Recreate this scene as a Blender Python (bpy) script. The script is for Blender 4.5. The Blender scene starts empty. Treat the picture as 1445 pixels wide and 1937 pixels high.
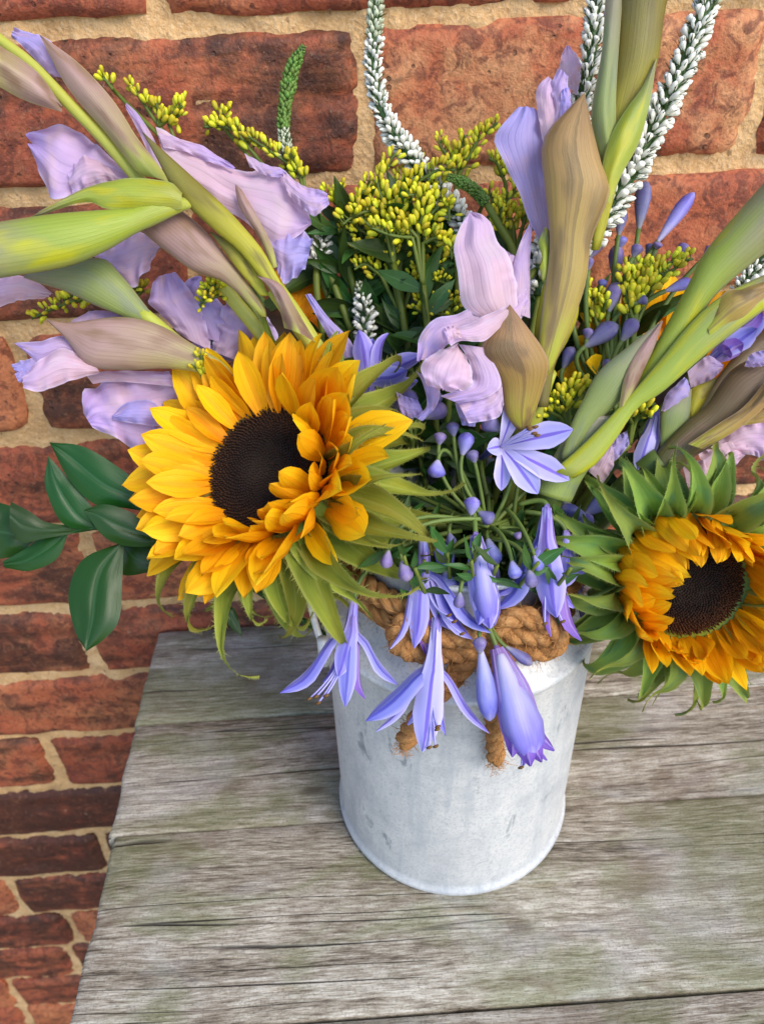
import bpy, math, random
import numpy as np
from mathutils import Matrix, Vector
random.seed(7); np.random.seed(7)
R = math.radians
SC = bpy.context.scene
COL = SC.collection

# ------------------------------------------------------------------ camera, sky, sun, exposure
CAM = np.array([0.0, -0.4491, 0.4252])
PITCH, YAW, ROLL, FPX, IW, IH = 0.6284, 0.0322, -0.037, 1453.5, 1445.0, 1937.0
_cy, _sy, _cp, _sp = math.cos(YAW), math.sin(YAW), math.cos(PITCH), math.sin(PITCH)
FWD = np.array([_sy*_cp, _cy*_cp, -_sp]); _r0 = np.array([_cy, -_sy, 0.0]); _u0 = np.cross(_r0, FWD)
_c, _s = math.cos(ROLL), math.sin(ROLL)
RGT = _c*_r0 + _s*_u0; UPV = -_s*_r0 + _c*_u0
cam = bpy.data.cameras.new('camera'); camo = bpy.data.objects.new('camera', cam); COL.objects.link(camo)
M = Matrix(((RGT[0], UPV[0], -FWD[0], CAM[0]), (RGT[1], UPV[1], -FWD[1], CAM[1]), (RGT[2], UPV[2], -FWD[2], CAM[2]), (0, 0, 0, 1)))
camo.matrix_world = M
cam.sensor_fit = 'VERTICAL'; cam.sensor_height = 36.0; cam.sensor_width = 27.0
cam.lens = 36.0*FPX/IH
cam.clip_start = 0.01; cam.clip_end = 200
cam.dof.use_dof = True; cam.dof.focus_distance = 0.325; cam.dof.aperture_fstop = 15.0
SC.camera = camo

SUN_EL, SUN_AZ = R(43), R(138)      # azimuth measured clockwise from +y (towards the wall); 138 = behind the camera, to the right
w = bpy.data.worlds.new('World'); SC.world = w; w.use_nodes = True
nt = w.node_tree; nt.nodes.clear()
sk = nt.nodes.new('ShaderNodeTexSky'); sk.sky_type = 'NISHITA'; sk.sun_disc = False
sk.sun_elevation = SUN_EL; sk.sun_rotation = SUN_AZ; sk.air_density = 1.0; sk.dust_density = 0.6; sk.ozone_density = 1.6
bg = nt.nodes.new('ShaderNodeBackground'); bg.inputs[1].default_value = 0.15
ow = nt.nodes.new('ShaderNodeOutputWorld')
nt.links.new(sk.outputs[0], bg.inputs[0]); nt.links.new(bg.outputs[0], ow.inputs[0])
sl = bpy.data.lights.new('sun', 'SUN'); sl.energy = 1.7; sl.angle = R(34); sl.color = (1.0, 0.90, 0.76)
so = bpy.data.objects.new('sun', sl); COL.objects.link(so)
sd = Vector((math.sin(SUN_AZ)*math.cos(SUN_EL), math.cos(SUN_AZ)*math.cos(SUN_EL), math.sin(SUN_EL)))
so.rotation_euler = (-sd).to_track_quat('-Z', 'Y').to_euler(); so.location = sd*3
SC.view_settings.view_transform = 'Standard'; SC.view_settings.look = 'None'
SC.view_settings.exposure = 1.04; SC.view_settings.gamma = 1.0
SC.cycles.max_bounces = 8; SC.cycles.transparent_max_bounces = 8
SC.cycles.use_denoising = True

# ------------------------------------------------------------------ places in space
def P(x, y, d):
    "the point seen at pixel x, y of the photograph, d metres in front of the camera plane"
    return CAM + (FWD*FPX + RGT*(x-IW/2) - UPV*(y-IH/2))/FPX*d
def atY(x, y, Y):
    q = FWD*FPX + RGT*(x-IW/2) - UPV*(y-IH/2)
    return CAM + q*(Y-CAM[1])/q[1]
PX = 1/FPX
Z1 = lambda *p: [(x*.5, y*.5) for x, y in p]
Z2 = lambda *p: [(650+x*.5502, y*.5502) for x, y in p]
Z3 = lambda *p: [(x*.526, 500+y*.526) for x, y in p]
Z4 = lambda *p: [(500+x*.4152, 500+y*.4152) for x, y in p]
Z5 = lambda *p: [(900+x*.4129, 550+y*.4129) for x, y in p]
Z6 = lambda *p: [(450+x*.4844, 950+y*.4844) for x, y in p]
ZR = lambda *p: [(1200+x*.2066, 550+y*.2066) for x, y in p]
ZQ = lambda *p: [(1050+x*.2734, 300+y*.2734) for x, y in p]
BX, BY, BR = 0.046, -0.163, 0.0678      # the bucket's axis and radius
MOUTH = np.array([BX, BY, 0.205])

# ------------------------------------------------------------------ mesh helpers
def unit(v): return v/(np.linalg.norm(v, axis=-1, keepdims=True)+1e-12)
def cr(pts, n):
    "Catmull-Rom through pts, resampled to n points by length"
    p = np.asarray(pts, float)
    if len(p) == 1: return np.repeat(p, n, 0)
    q = np.vstack([2*p[0]-p[1], p, 2*p[-1]-p[-2]]); o = []
    for i in range(len(p)-1):
        a, b, c, d = q[i:i+4]; t = np.linspace(0, 1, 12, endpoint=False)[:, None]
        o.append(.5*((2*b)+(-a+c)*t+(2*a-5*b+4*c-d)*t*t+(-a+3*b-3*c+d)*t**3))
    o = np.vstack(o+[p[-1:]])
    L = np.r_[0, np.cumsum(np.linalg.norm(np.diff(o, axis=0), axis=1))]
    s = np.linspace(0, L[-1], n)
    return np.stack([np.interp(s, L, o[:, k]) for k in range(o.shape[1])], 1)
def lift(pts, d, n):
    "pixel points with depth(s) -> n points in space"
    p = np.asarray(pts, float); dd = np.atleast_1d(np.asarray(d, float))
    t = np.r_[0, np.cumsum(np.linalg.norm(np.diff(p, axis=0), axis=1))] if len(p) > 1 else np.zeros(1)
    t = t/max(t[-1], 1e-9); de = np.interp(t, np.linspace(0, 1, len(dd)), dd)
    return cr([P(x, y, q) for (x, y), q in zip(p, de)], n)
class Geo:
    def __init__(s): s.v = []; s.f = []; s.uv = []; s.n = 0
    def add(s, v, f, uv):
        v = np.asarray(v, float)
        s.f += [tuple(i+s.n for i in q) for q in f]; s.v.append(v); s.uv.append(np.asarray(uv, float)); s.n += len(v); return s
    def grid(s, G, wrap=False, cap=False):
        "G: rows x cols x 3, u across the columns, v along the rows"
        G = np.asarray(G, float); n, m = G.shape[:2]
        u, v = np.meshgrid(np.linspace(0, 1, m), np.linspace(0, 1, n))
        f = []; mm = m if wrap else m-1
        for i in range(n-1):
            for j in range(mm):
                k = (j+1) % m; f.append((i*m+j, i*m+k, (i+1)*m+k, (i+1)*m+j))
        if cap: f.append(tuple(range(m-1, -1, -1))); f.append(tuple((n-1)*m+j for j in range(m)))
        return s.add(G.reshape(-1, 3), f, np.stack([u.ravel(), v.ravel()], 1))
    def mesh(s, name, mat, smooth=True, center=True):
        V = np.vstack(s.v); UV = np.vstack(s.uv); c = (V.min(0)+V.max(0))/2 if center else np.zeros(3)
        me = bpy.data.meshes.new(name); me.from_pydata((V-c).tolist(), [], s.f); me.update()
        ul = me.uv_layers.new(name='UVMap'); li = np.empty(len(me.loops), np.int32); me.loops.foreach_get('vertex_index', li)
        ul.data.foreach_set('uv', UV[li].ravel())
        if smooth: me.polygons.foreach_set('use_smooth', np.ones(len(me.polygons), bool))
        if mat: me.materials.append(mat)
        return me, c
def link(name, me, parent=None, loc=None, mw=None):
    o = bpy.data.objects.new(name, me); COL.objects.link(o)
    m = mw if mw is not None else Matrix.Translation(Vector(loc if loc is not None else (0, 0, 0)))
    if parent is not None:
        o.parent = parent; m = WM[parent.name].inverted() @ m
    o.matrix_basis = m
    WM[o.name] = (WM[parent.name] @ m) if parent is not None else m
    return o
WM = {}
def part(name, geo, mat, parent, smooth=True):
    me, c = geo.mesh(name, mat, smooth); return link(name, me, parent, c)
def tag(o, label, cat, group=None, kind=None):
    if label: o['label'] = label
    if cat: o['category'] = cat
    if group: o['group'] = group
    if kind: o['kind'] = kind
    return o
def thing(name, label, cat, loc, group=None):
    o = bpy.data.objects.new(name, None); COL.objects.link(o); o.empty_display_size = .01
    o.location = Vector(loc); WM[o.name] = Matrix.Translation(Vector(loc)); return tag(o, label, cat, group)

def frames(c):
    t = unit(np.gradient(c, axis=0)); a = np.array([0, 0, 1.0]) if abs(t[0][2]) < .9 else np.array([1.0, 0, 0])
    n = unit(np.cross(t[0], a)); N = [n]
    for i in range(1, len(c)):
        n = n - t[i]*np.dot(n, t[i]); n = n/np.linalg.norm(n); N.append(n)
    N = np.array(N); return t, N, np.cross(t, N)
def tube(c, r, m=8, geo=None, cap=True, wob=0):
    c = np.asarray(c, float); r = np.interp(np.linspace(0, 1, len(c)), np.linspace(0, 1, len(np.atleast_1d(r))), np.atleast_1d(r))
    t, N, B = frames(c); a = np.linspace(0, 2*np.pi, m, endpoint=False)
    rr = r[:, None]*np.ones(m)[None]
    if wob: rr = rr*(1+wob*np.random.randn(len(c), m))
    G = c[:, None]+rr[..., None]*(np.cos(a)[None, :, None]*N[:, None]+np.sin(a)[None, :, None]*B[:, None])
    return (geo or Geo()).grid(G, wrap=True, cap=cap)
def bez(a, b, n, sag=None):
    "smooth path from a to b, leaving a along sag"
    a = np.asarray(a, float); b = np.asarray(b, float); t = np.linspace(0, 1, n)[:, None]
    m = (a+b)/2 if sag is None else a+np.asarray(sag, float)
    return (1-t)**2*a+2*t*(1-t)*m+t*t*b
def smooth_noise(n, m, s, seed):
    g = np.random.RandomState(seed).randn(s[0]+1, s[1]+1)
    y = np.linspace(0, s[0]-1e-6, n); x = np.linspace(0, s[1]-1e-6, m); i = y.astype(int); j = x.astype(int)
    fy = (y-i)[:, None]; fx = (x-j)[None]; fy = fy*fy*(3-2*fy); fx = fx*fx*(3-2*fx)
    a = g[i][:, j]; b = g[i][:, j+1]; c = g[i+1][:, j]; d = g[i+1][:, j+1]
    return (a*(1-fx)+b*fx)*(1-fy)+(c*(1-fx)+d*fx)*fy
_seed = [100]
def patch(L, Rr, d, dR=None, n=28, m=17, bulge=.15, ruffle=.0, freq=4, lump=.03, mid=0.0, fold=0):
    "a petal or bract: a curved sheet between two edge curves; bulge>0 swells towards the viewer"
    _seed[0] += 1
    ruffle *= 1.5
    A = lift(L, d, n); B = lift(Rr, d if dR is None else dR, n)
    u = np.linspace(0, 1, m); v = np.linspace(0, 1, n)
    G = A[:, None]*(1-u)[None, :, None]+B[:, None]*u[None, :, None]
    W = np.linalg.norm(B-A, axis=1); Wm = W.max()
    t = np.gradient((A+B)/2, axis=0); nn = np.cross(unit(B-A), unit(t)); nn = unit(nn)
    view = unit(CAM-(A+B)/2); sg = np.sign((nn*view).sum(1)); sg[sg == 0] = 1
    nn = nn*sg[:, None]
    nn = unit(nn*.7+view*.5)
    h = bulge*W[:, None]*(4*u*(1-u))[None]
    h = h + mid*Wm*np.sin(np.pi*v)[:, None]
    e = np.abs(2*u-1)**2.2
    ph = np.random.RandomState(_seed[0]).rand(3)*6.28
    h = h + ruffle*Wm*e[None]*(np.sin(freq*2*np.pi*v+ph[0])+.6*np.sin(freq*3.7*v*2*np.pi/2+ph[1]))[:, None]*np.where(u < .5, 1, -1)[None]
    h = h + ruffle*Wm*(np.maximum(v-.75, 0)*4)[:, None]*np.sin(freq*1.3*2*np.pi*u/2+ph[2])[None]*.8
    h = h + lump*Wm*smooth_noise(n, m, (4, 4), _seed[0])
    h = h + ruffle*Wm*1.1*(np.abs(2*u-1)**1.6)[None]*smooth_noise(n, m, (11, 3), _seed[0]+7)*np.minimum(v*4, 1)[:, None] + ruffle*Wm*.35*smooth_noise(n, m, (7, 7), _seed[0]+9)
    if fold: h = h - fold*W[:, None]*np.exp(-((u-.5)/.06)**2)[None]
    return Geo().grid(G+nn[:, None]*h[..., None])
def pod(L, Rr, d, n=22, m=14, k=.8, lump=.0):
    "a closed tapering body between two edge curves (stems, sheathed buds)"
    _seed[0] += 1
    A = lift(L, d, n); B = lift(Rr, d, n); c = (A+B)/2; h = (B-A)/2
    t = unit(np.gradient(c, axis=0)); nn = unit(np.cross(h, t)); W = np.linalg.norm(h, axis=1)
    a = np.linspace(0, 2*np.pi, m, endpoint=False)
    q = 1+lump*smooth_noise(n, m, (6, 4), _seed[0]); q[:, -1] = q[:, 0]
    G = c[:, None]+q[..., None]*(np.cos(a)[None, :, None]*h[:, None]+np.sin(a)[None, :, None]*nn[:, None]*(W*k)[:, None, None])
    g = Geo().grid(G, wrap=True, cap=True)
    uv = g.uv[0]; uu = np.tile(.5-.5*np.cos(a), n); g.uv[0] = np.stack([uu, uv[:, 1]], 1); return g
def lathe_geo(prof, m=12, twist=0):
    "prof: list of (r, z) about the z axis"
    p = np.asarray(prof, float); a = np.linspace(0, 2*np.pi, m, endpoint=False)
    G = np.stack([p[:, :1]*np.cos(a)[None], p[:, :1]*np.sin(a)[None], np.repeat(p[:, 1:], m, 1)], 2)
    return Geo().grid(G, wrap=True, cap=False)
def align(o, z, roll=0.0, s=1.0, sx=None):
    "matrix with local z along z, at o"
    z = unit(np.asarray(z, float)); a = np.array([0, 0, 1.0]) if abs(z[2]) < .95 else np.array([1.0, 0, 0])
    x = unit(np.cross(a, z)); y = np.cross(z, x); c, q = math.cos(roll), math.sin(roll)
    X = (c*x+q*y)*(sx or s); Y = (-q*x+c*y)*(sx or s); Z = z*s
    return Matrix(((X[0], Y[0], Z[0], o[0]), (X[1], Y[1], Z[1], o[1]), (X[2], Y[2], Z[2], o[2]), (0, 0, 0, 1)))
def basis(o, x, y, z, s=(1, 1, 1)):
    x = x*s[0]; y = y*s[1]; z = z*s[2]
    return Matrix(((x[0], y[0], z[0], o[0]), (x[1], y[1], z[1], o[1]), (x[2], y[2], z[2], o[2]), (0, 0, 0, 1)))
def camdir(x, y, z): return unit(RGT*x+UPV*y-FWD*z)

# ------------------------------------------------------------------ material helpers
class NT:
    def __init__(s, name):
        s.m = bpy.data.materials.new(name); s.m.use_nodes = True; s.t = s.m.node_tree; s.t.nodes.clear()
        s.out = s.t.nodes.new('ShaderNodeOutputMaterial')
    def N(s, typ, **k):
        n = s.t.nodes.new('ShaderNode'+typ)
        for a, b in k.items(): setattr(n, a, b)
        return n
    def L(s, a, b): s.t.links.new(a, b)
    def put(s, sock, val):
        if hasattr(val, 'is_output') or isinstance(val, bpy.types.NodeSocket): s.L(val, sock)
        else: sock.default_value = val
    def math(s, op, a, b=0.0, c=0.0):
        n = s.N('Math', operation=op); s.put(n.inputs[0], a); s.put(n.inputs[1], b); s.put(n.inputs[2], c); return n.outputs[0]
    def mix(s, f, a, b, mode='MIX'):
        n = s.N('Mix', data_type='RGBA', blend_type=mode); s.put(n.inputs[0], f)
        s.put(n.inputs[6], a if not isinstance(a, tuple) else (*a, 1)[:4]); s.put(n.inputs[7], b if not isinstance(b, tuple) else (*b, 1)[:4]); return n.outputs[2]
    def ramp(s, f, stops, mode='LINEAR'):
        n = s.N('ValToRGB'); r = n.color_ramp; r.interpolation = mode
        while len(r.elements) < len(stops): r.elements.new(.5)
        for e, (p, c) in zip(r.elements, stops):
            e.position = p; e.color = (*c, 1) if len(c) == 3 else c
        s.put(n.inputs[0], f); return n.outputs[0]
    def fr(s, f, a, b):
        n = s.N('MapRange'); n.interpolation_type = 'SMOOTHSTEP'; s.put(n.inputs[0], f); n.inputs[1].default_value = a; n.inputs[2].default_value = b; return n.outputs[0]
    def mapping(s, vec, scale=(1, 1, 1), loc=(0, 0, 0)):
        n = s.N('Mapping'); s.L(vec, n.inputs[0]); s.put(n.inputs[3], scale); s.put(n.inputs[1], loc); return n.outputs[0]
    def noise(s, vec, scale, detail=3, rough=.55, dist=0):
        n = s.N('TexNoise'); s.L(vec, n.inputs['Vector']); n.inputs['Scale'].default_value = scale; n.inputs['Detail'].default_value = detail
        n.inputs['Roughness'].default_value = rough; n.inputs['Distortion'].default_value = dist; return n.outputs[0]
    def vor(s, vec, scale, feature='F1'):
        n = s.N('TexVoronoi', feature=feature); s.L(vec, n.inputs['Vector']); n.inputs['Scale'].default_value = scale; return n.outputs['Distance']
    def add3(s, a, b):
        n = s.N('VectorMath', operation='ADD'); s.put(n.inputs[0], a); s.put(n.inputs[1], b); return n.outputs[0]
    def done(s, col, rough=.5, bump=None, bstr=.3, bdist=.001, spec=.5, transl=0, tcol=None, metal=0, sheen=0):
        p = s.N('BsdfPrincipled'); s.put(p.inputs['Base Color'], col if not isinstance(col, tuple) else (*col, 1)); s.put(p.inputs['Roughness'], rough)
        p.inputs['Specular IOR Level'].default_value = spec; s.put(p.inputs['Metallic'], metal)
        if sheen: p.inputs['Sheen Weight'].default_value = sheen
        nrm = None
        if bump is not None:
            b = s.N('Bump'); s.put(b.inputs['Height'], bump); b.inputs['Strength'].default_value = bstr; b.inputs['Distance'].default_value = bdist
            nrm = b.outputs[0]; s.L(nrm, p.inputs['Normal'])
        sh = p.outputs[0]
        if transl:
            tr = s.N('BsdfTranslucent'); s.put(tr.inputs[0], tcol if tcol is not None else col)
            if nrm: s.L(nrm, tr.inputs['Normal'])
            mx = s.N('MixShader'); mx.inputs[0].default_value = transl; s.L(sh, mx.inputs[1]); s.L(tr.outputs[0], mx.inputs[2]); sh = mx.outputs[0]
        s.L(sh, s.out.inputs[0]); return s.m
def srgb(r, g, b): return tuple(((c/255)/12.92 if c/255 <= .04045 else ((c/255+.055)/1.055)**2.4) for c in (r, g, b))
def plant(name, stops, streak=(26, 1.5, .35), low=None, mid=None, edge=None, rough=.45, transl=.25, bstr=.25, spec=.4, vary=.12, vein=None, sat=1):
    "tissue coloured along its length (v), streaked lengthwise, with optional midrib / edge colour across (u)"
    s = NT(name); uv = s.N('UVMap').outputs[0]; sx = s.N('SeparateXYZ'); s.L(uv, sx.inputs[0]); u, v = sx.outputs[0], sx.outputs[1]
    oi = s.N('ObjectInfo'); rnd = oi.outputs['Random']
    off = s.N('CombineXYZ'); s.L(s.math('MULTIPLY', rnd, 37.0), off.inputs[0]); s.L(s.math('MULTIPLY', rnd, 11.0), off.inputs[1])
    st = s.noise(s.add3(s.mapping(uv, (streak[0], streak[1], 1)), off.outputs[0]), 1.0, 4, .6)
    lowv = s.noise(s.add3(s.mapping(uv, (2.2, 3.0, 1)), off.outputs[0]), 1.0, 2, .5)
    vv = s.math('ADD', v, s.math('MULTIPLY', s.math('SUBTRACT', lowv, .5), .5))
    col = s.ramp(vv, stops)
    if low: col = s.mix(s.fr(lowv, low[1], low[2]), col, low[0])
    um = s.math('ABSOLUTE', s.math('SUBTRACT', s.math('MULTIPLY', u, 2.0), 1.0))
    if mid: col = s.mix(s.math('MULTIPLY', s.math('SUBTRACT', 1.0, s.fr(um, mid[1]*.4, mid[1])), mid[2]), col, mid[0])
    if edge: col = s.mix(s.math('MULTIPLY', s.fr(um, edge[1], 1.0), edge[2]), col, edge[0])
    st2 = s.noise(s.add3(s.mapping(uv, (streak[0]*3.1, streak[1]*3.5, 1), (3, 5, 1)), off.outputs[0]), 1.0, 3, .7)
    st = s.math('ADD', s.math('MULTIPLY', st, .55), s.math('MULTIPLY', st2, .45))
    if vein:
        vn = s.math('SINE', s.math('ADD', s.math('MULTIPLY', u, 6.283*vein[0]), s.math('MULTIPLY', st, 3.0)))
        vn = s.math('POWER', s.math('MAXIMUM', vn, 0.0), 3.0); st = s.math('SUBTRACT', st, s.math('MULTIPLY', vn, vein[1]/max(streak[2]*2, .05)))
    k = s.math('ADD', s.math('MULTIPLY', s.math('SUBTRACT', st, .5), streak[2]*2), 1.0)
    k = s.math('MULTIPLY', k, s.math('ADD', 1-vary/2, s.math('MULTIPLY', rnd, vary)))
    hs = s.N('HueSaturation'); s.L(col, hs.inputs['Color']); s.L(k, hs.inputs['Value']); hs.inputs['Saturation'].default_value = sat
    s.put(hs.inputs['Hue'], s.math('ADD', .5-vary*.06, s.math('MULTIPLY', rnd, vary*.12)))
    return s.done(hs.outputs[0], rough, st, bstr, .0006, spec, transl)
# ------------------------------------------------------------------ materials of the setting
def m_brick():
    s = NT('brick'); oc = s.N('TexCoord').outputs['Object']; oi = s.N('ObjectInfo'); rnd = oi.outputs['Random']
    def at(n):
        a = s.N('Attribute', attribute_type='OBJECT', attribute_name=n); return a.outputs['Fac']
    tone, soot, pale = at('tone'), at('soot'), at('pale')
    off = s.N('CombineXYZ'); s.L(s.math('MULTIPLY', rnd, 50.0), off.inputs[0]); s.L(s.math('MULTIPLY', rnd, 23.0), off.inputs[2])
    p = s.add3(oc, off.outputs[0])
    big = s.noise(p, 16, 4, .6, .6); med = s.noise(p, 55, 5, .62, .4); fine = s.noise(p, 420, 3, .7)
    streak = s.noise(s.mapping(p, (14, 14, 60)), 1.0, 4, .6, .5)
    red = s.ramp(s.math('ADD', s.math('MULTIPLY', big, .75), s.math('MULTIPLY', tone, .5)), [(.15, (.12, .025, .016)), (.40, (.27, .058, .030)), (.60, (.41, .105, .046)), (.85, (.55, .19, .075))])
    red = s.mix(s.math('MULTIPLY', s.fr(med, .45, .75), .5), red, (.30, .095, .05))
    # pale scoured skin
    pm = s.math('MULTIPLY', s.fr(s.math('ADD', s.math('MULTIPLY', big, .6), s.math('MULTIPLY', med, .4)), .44, .62), pale)
    red = s.mix(pm, red, (.64, .31, .14))
    # soot and burnt faces
    sm = s.math('ADD', s.math('MULTIPLY', streak, .45), s.math('ADD', s.math('MULTIPLY', big, .3), s.math('MULTIPLY', med, .35)))
    sm = s.fr(s.math('ADD', sm, s.math('SUBTRACT', s.math('MULTIPLY', soot, .42), .21)), .52, .70)
    mott = s.math('MULTIPLY', s.fr(s.noise(p, 95, 5, .7, .8), .46, .60), .72); red = s.mix(mott, red, (.13, .034, .022))
    col = s.mix(s.math('MULTIPLY', sm, .85), red, (.042, .017, .012))
    # spots
    vs = s.vor(p, 150); sp = s.math('MULTIPLY', s.fr(s.math('SUBTRACT', .22, vs), 0, .06), s.fr(med, .5, .62))
    col = s.mix(s.math('MULTIPLY', sp, .75), col, (.03, .016, .012))
    wsp = s.math('MULTIPLY', s.fr(s.noise(p, 210, 2), .70, .78), .55); col = s.mix(wsp, col, (.50, .33, .22))
    col = s.mix(s.math('MULTIPLY', s.fr(fine, .40, .68), .5), col, s.mix(.6, col, (.03, .012, .008)))
    col = s.mix(s.math('MULTIPLY', s.fr(s.noise(s.mapping(p, (1, 1, 1), (9, 2, 4)), 300, 3, .7), .56, .70), .4), col, s.mix(.5, col, (.62, .30, .15)))
    h = s.math('ADD', s.math('MULTIPLY', med, .7), s.math('MULTIPLY', fine, .35)); h = s.math('SUBTRACT', h, s.math('MULTIPLY', sp, .3))
    rg = s.math('SUBTRACT', .72, s.math('MULTIPLY', sm, .18))
    return s.done(col, rg, h, .9, .0030, .35)
def m_mortar():
    s = NT('mortar'); oc = s.N('TexCoord').outputs['Object']
    big = s.noise(oc, 11, 3, .6); med = s.noise(oc, 70, 5, .65); fine = s.noise(oc, 520, 4, .75)
    gr = s.vor(oc, 330)
    col = s.ramp(s.math('ADD', s.math('MULTIPLY', big, .5), s.math('MULTIPLY', med, .5)), [(.3, (.38, .21, .09)), (.5, (.64, .39, .175)), (.7, (.78, .53, .28))])
    col = s.mix(s.math('MULTIPLY', s.fr(fine, .45, .72), .5), col, (.80, .62, .40))
    col = s.mix(s.math('MULTIPLY', s.fr(s.noise(oc, 160, 3), .62, .72), .55), col, (.13, .07, .04))
    col = s.mix(s.math('MULTIPLY', s.fr(s.noise(s.mapping(oc, (1, 1, 1), (3, 3, 3)), 120, 2), .70, .76), .8), col, (.72, .62, .48))
    h = s.math('ADD', s.math('MULTIPLY', med, .8), s.math('ADD', s.math('MULTIPLY', fine, .5), s.math('MULTIPLY', gr, .3)))
    return s.done(col, .9, h, .9, .003, .2)
def m_wood():
    s = NT('weathered_wood'); oc = s.N('TexCoord').outputs['Object']; oi = s.N('ObjectInfo'); rnd = oi.outputs['Random']
    off = s.N('CombineXYZ'); s.L(s.math('MULTIPLY', rnd, 9.0), off.inputs[0]); s.L(s.math('MULTIPLY', rnd, 5.0), off.inputs[1])
    p = s.add3(oc, off.outputs[0])
    wv = s.noise(s.mapping(p, (3, 9, 3)), 1.0, 2, .5)
    wob = s.N('CombineXYZ'); s.L(s.math('MULTIPLY', s.math('SUBTRACT', wv, .5), .020), wob.inputs[1])
    q = s.add3(p, wob.outputs[0])
    g1 = s.noise(s.mapping(q, (15, 250, 60)), 1.0, 5, .68); g2 = s.noise(s.mapping(q, (75, 760, 60)), 1.0, 4, .75); g3 = s.noise(s.mapping(q, (2.0, 60, 30)), 1.0, 3, .55)
    patch_ = s.noise(s.mapping(p, (9, 17, 9)), 1.0, 4, .62, .8); pat2 = s.noise(s.mapping(p, (11, 19, 9), (7, 3, 1)), 1.0, 3, .6, .5); pat3 = s.noise(s.mapping(p, (16, 26, 9), (2, 8, 4)), 1.0, 4, .65, .6)
    grit = s.noise(oc, 800, 3, .7)
    t = s.math('ADD', s.math('MULTIPLY', g1, .30), s.math('ADD', s.math('MULTIPLY', g2, .50), s.math('MULTIPLY', g3, .2)))
    col = s.ramp(t, [(.39, (.065, .050, .034)), (.455, (.23, .19, .138)), (.52, (.39, .345, .27)), (.60, (.62, .575, .48))])
    col = s.mix(s.math('MULTIPLY', s.fr(patch_, .46, .60), .85), col, s.mix(.80, col, (.17, .19, .085), 'MULTIPLY') if False else s.mix(.60, col, (.15, .17, .06)))
    col = s.mix(s.math('MULTIPLY', s.fr(pat2, .50, .66), .55), col, s.mix(.5, col, (.56, .54, .53)))
    col = s.mix(s.math('MULTIPLY', s.fr(pat3, .52, .66), .75), col, s.mix(.55, col, (.15, .095, .06)))
    yl = s.noise(s.mapping(q, (10, 130, 20), (5, 1, 2)), 1.0, 3, .6); col = s.mix(s.math('MULTIPLY', s.fr(yl, .66, .74), .4), col, (.40, .30, .17))
    # checks: thin dark splits along the grain
    cr1 = s.noise(s.mapping(q, (1.6, 95, 20), (1, 2, 3)), 1.0, 1, .4); ck = s.math('SUBTRACT', 1.0, s.fr(s.math('ABSOLUTE', s.math('SUBTRACT', cr1, .5)), .0, .014))
    ckm = s.math('MULTIPLY', ck, s.fr(s.noise(s.mapping(q, (5, 30, 9), (4, 4, 4)), 1.0, 2), .50, .58))
    col = s.mix(s.math('MULTIPLY', ckm, .85), col, (.035, .03, .026))
    kn = s.vor(s.mapping(p, (9, 22, 6)), 1.0); kk = s.fr(s.math('SUBTRACT', .11, kn), 0, .08); col = s.mix(s.math('MULTIPLY', kk, .7), col, (.07, .045, .03))
    col = s.mix(s.math('MULTIPLY', s.fr(grit, .48, .70), .50), col, (.10, .085, .065))
    h = s.math('SUBTRACT', s.math('ADD', s.math('MULTIPLY', t, 1.0), s.math('MULTIPLY', grit, .10)), s.math('MULTIPLY', ckm, .6))
    return s.done(col, .75, h, 1.0, .0022, .3)
def m_zinc():
    s = NT('zinc'); oc = s.N('TexCoord').outputs['Object']; sx = s.N('SeparateXYZ'); s.L(oc, sx.inputs[0])
    big = s.noise(oc, 22, 4, .6, .4); med = s.noise(oc, 120, 5, .65); fine = s.noise(oc, 700, 3, .7)
    col = s.ramp(s.math('ADD', s.math('MULTIPLY', big, .6), s.math('MULTIPLY', med, .4)), [(.32, (.44, .46, .48)), (.48, (.60, .605, .61)), (.66, (.72, .715, .70))])
    col = s.mix(s.math('MULTIPLY', s.fr(fine, .46, .68), .6), col, (.38, .41, .45))
    scr = s.noise(s.mapping(oc, (75, 75, 34)), 1.0, 4, .7, .6); m1 = s.fr(scr, .57, .68); area = s.fr(s.noise(oc, 17, 2, .5), .44, .60)
    m = s.math('MULTIPLY', m1, s.math('ADD', s.math('MULTIPLY', area, .8), .12))
    col = s.mix(s.math('MULTIPLY', m, .9), col, (.20, .235, .26))
    sc2 = s.noise(s.mapping(oc, (330, 330, 45), (4, 2, 1)), 1.0, 3, .7); m2 = s.math('MULTIPLY', s.fr(sc2, .66, .72), s.fr(s.noise(oc, 27, 2, .5), .5, .6))
    vst = s.noise(s.mapping(oc, (120, 120, 14), (1, 9, 2)), 1.0, 4, .65); col = s.mix(s.math('MULTIPLY', s.fr(vst, .50, .68), .35), col, (.36, .40, .45))
    col = s.mix(s.math('MULTIPLY', m2, .8), col, (.16, .18, .19))
    return s.done(col, s.math('ADD', .42, s.math('MULTIPLY', med, .2)), s.math('ADD', fine, med), .12, .0006, .5, metal=.25)
def m_jute():
    s = NT('jute'); oc = s.N('TexCoord').outputs['Object']; uv = s.N('UVMap').outputs[0]
    n1 = s.noise(s.mapping(uv, (9, 60, 1)), 1.0, 4, .7); n2 = s.noise(oc, 180, 3, .6)
    col = s.ramp(s.math('ADD', s.math('MULTIPLY', n1, .5), s.math('MULTIPLY', n2, .5)), [(.3, (.16, .065, .02)), (.5, (.40, .19, .065)), (.7, (.60, .33, .13))])
    return s.done(col, .9, n1, .8, .001, .15)
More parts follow.
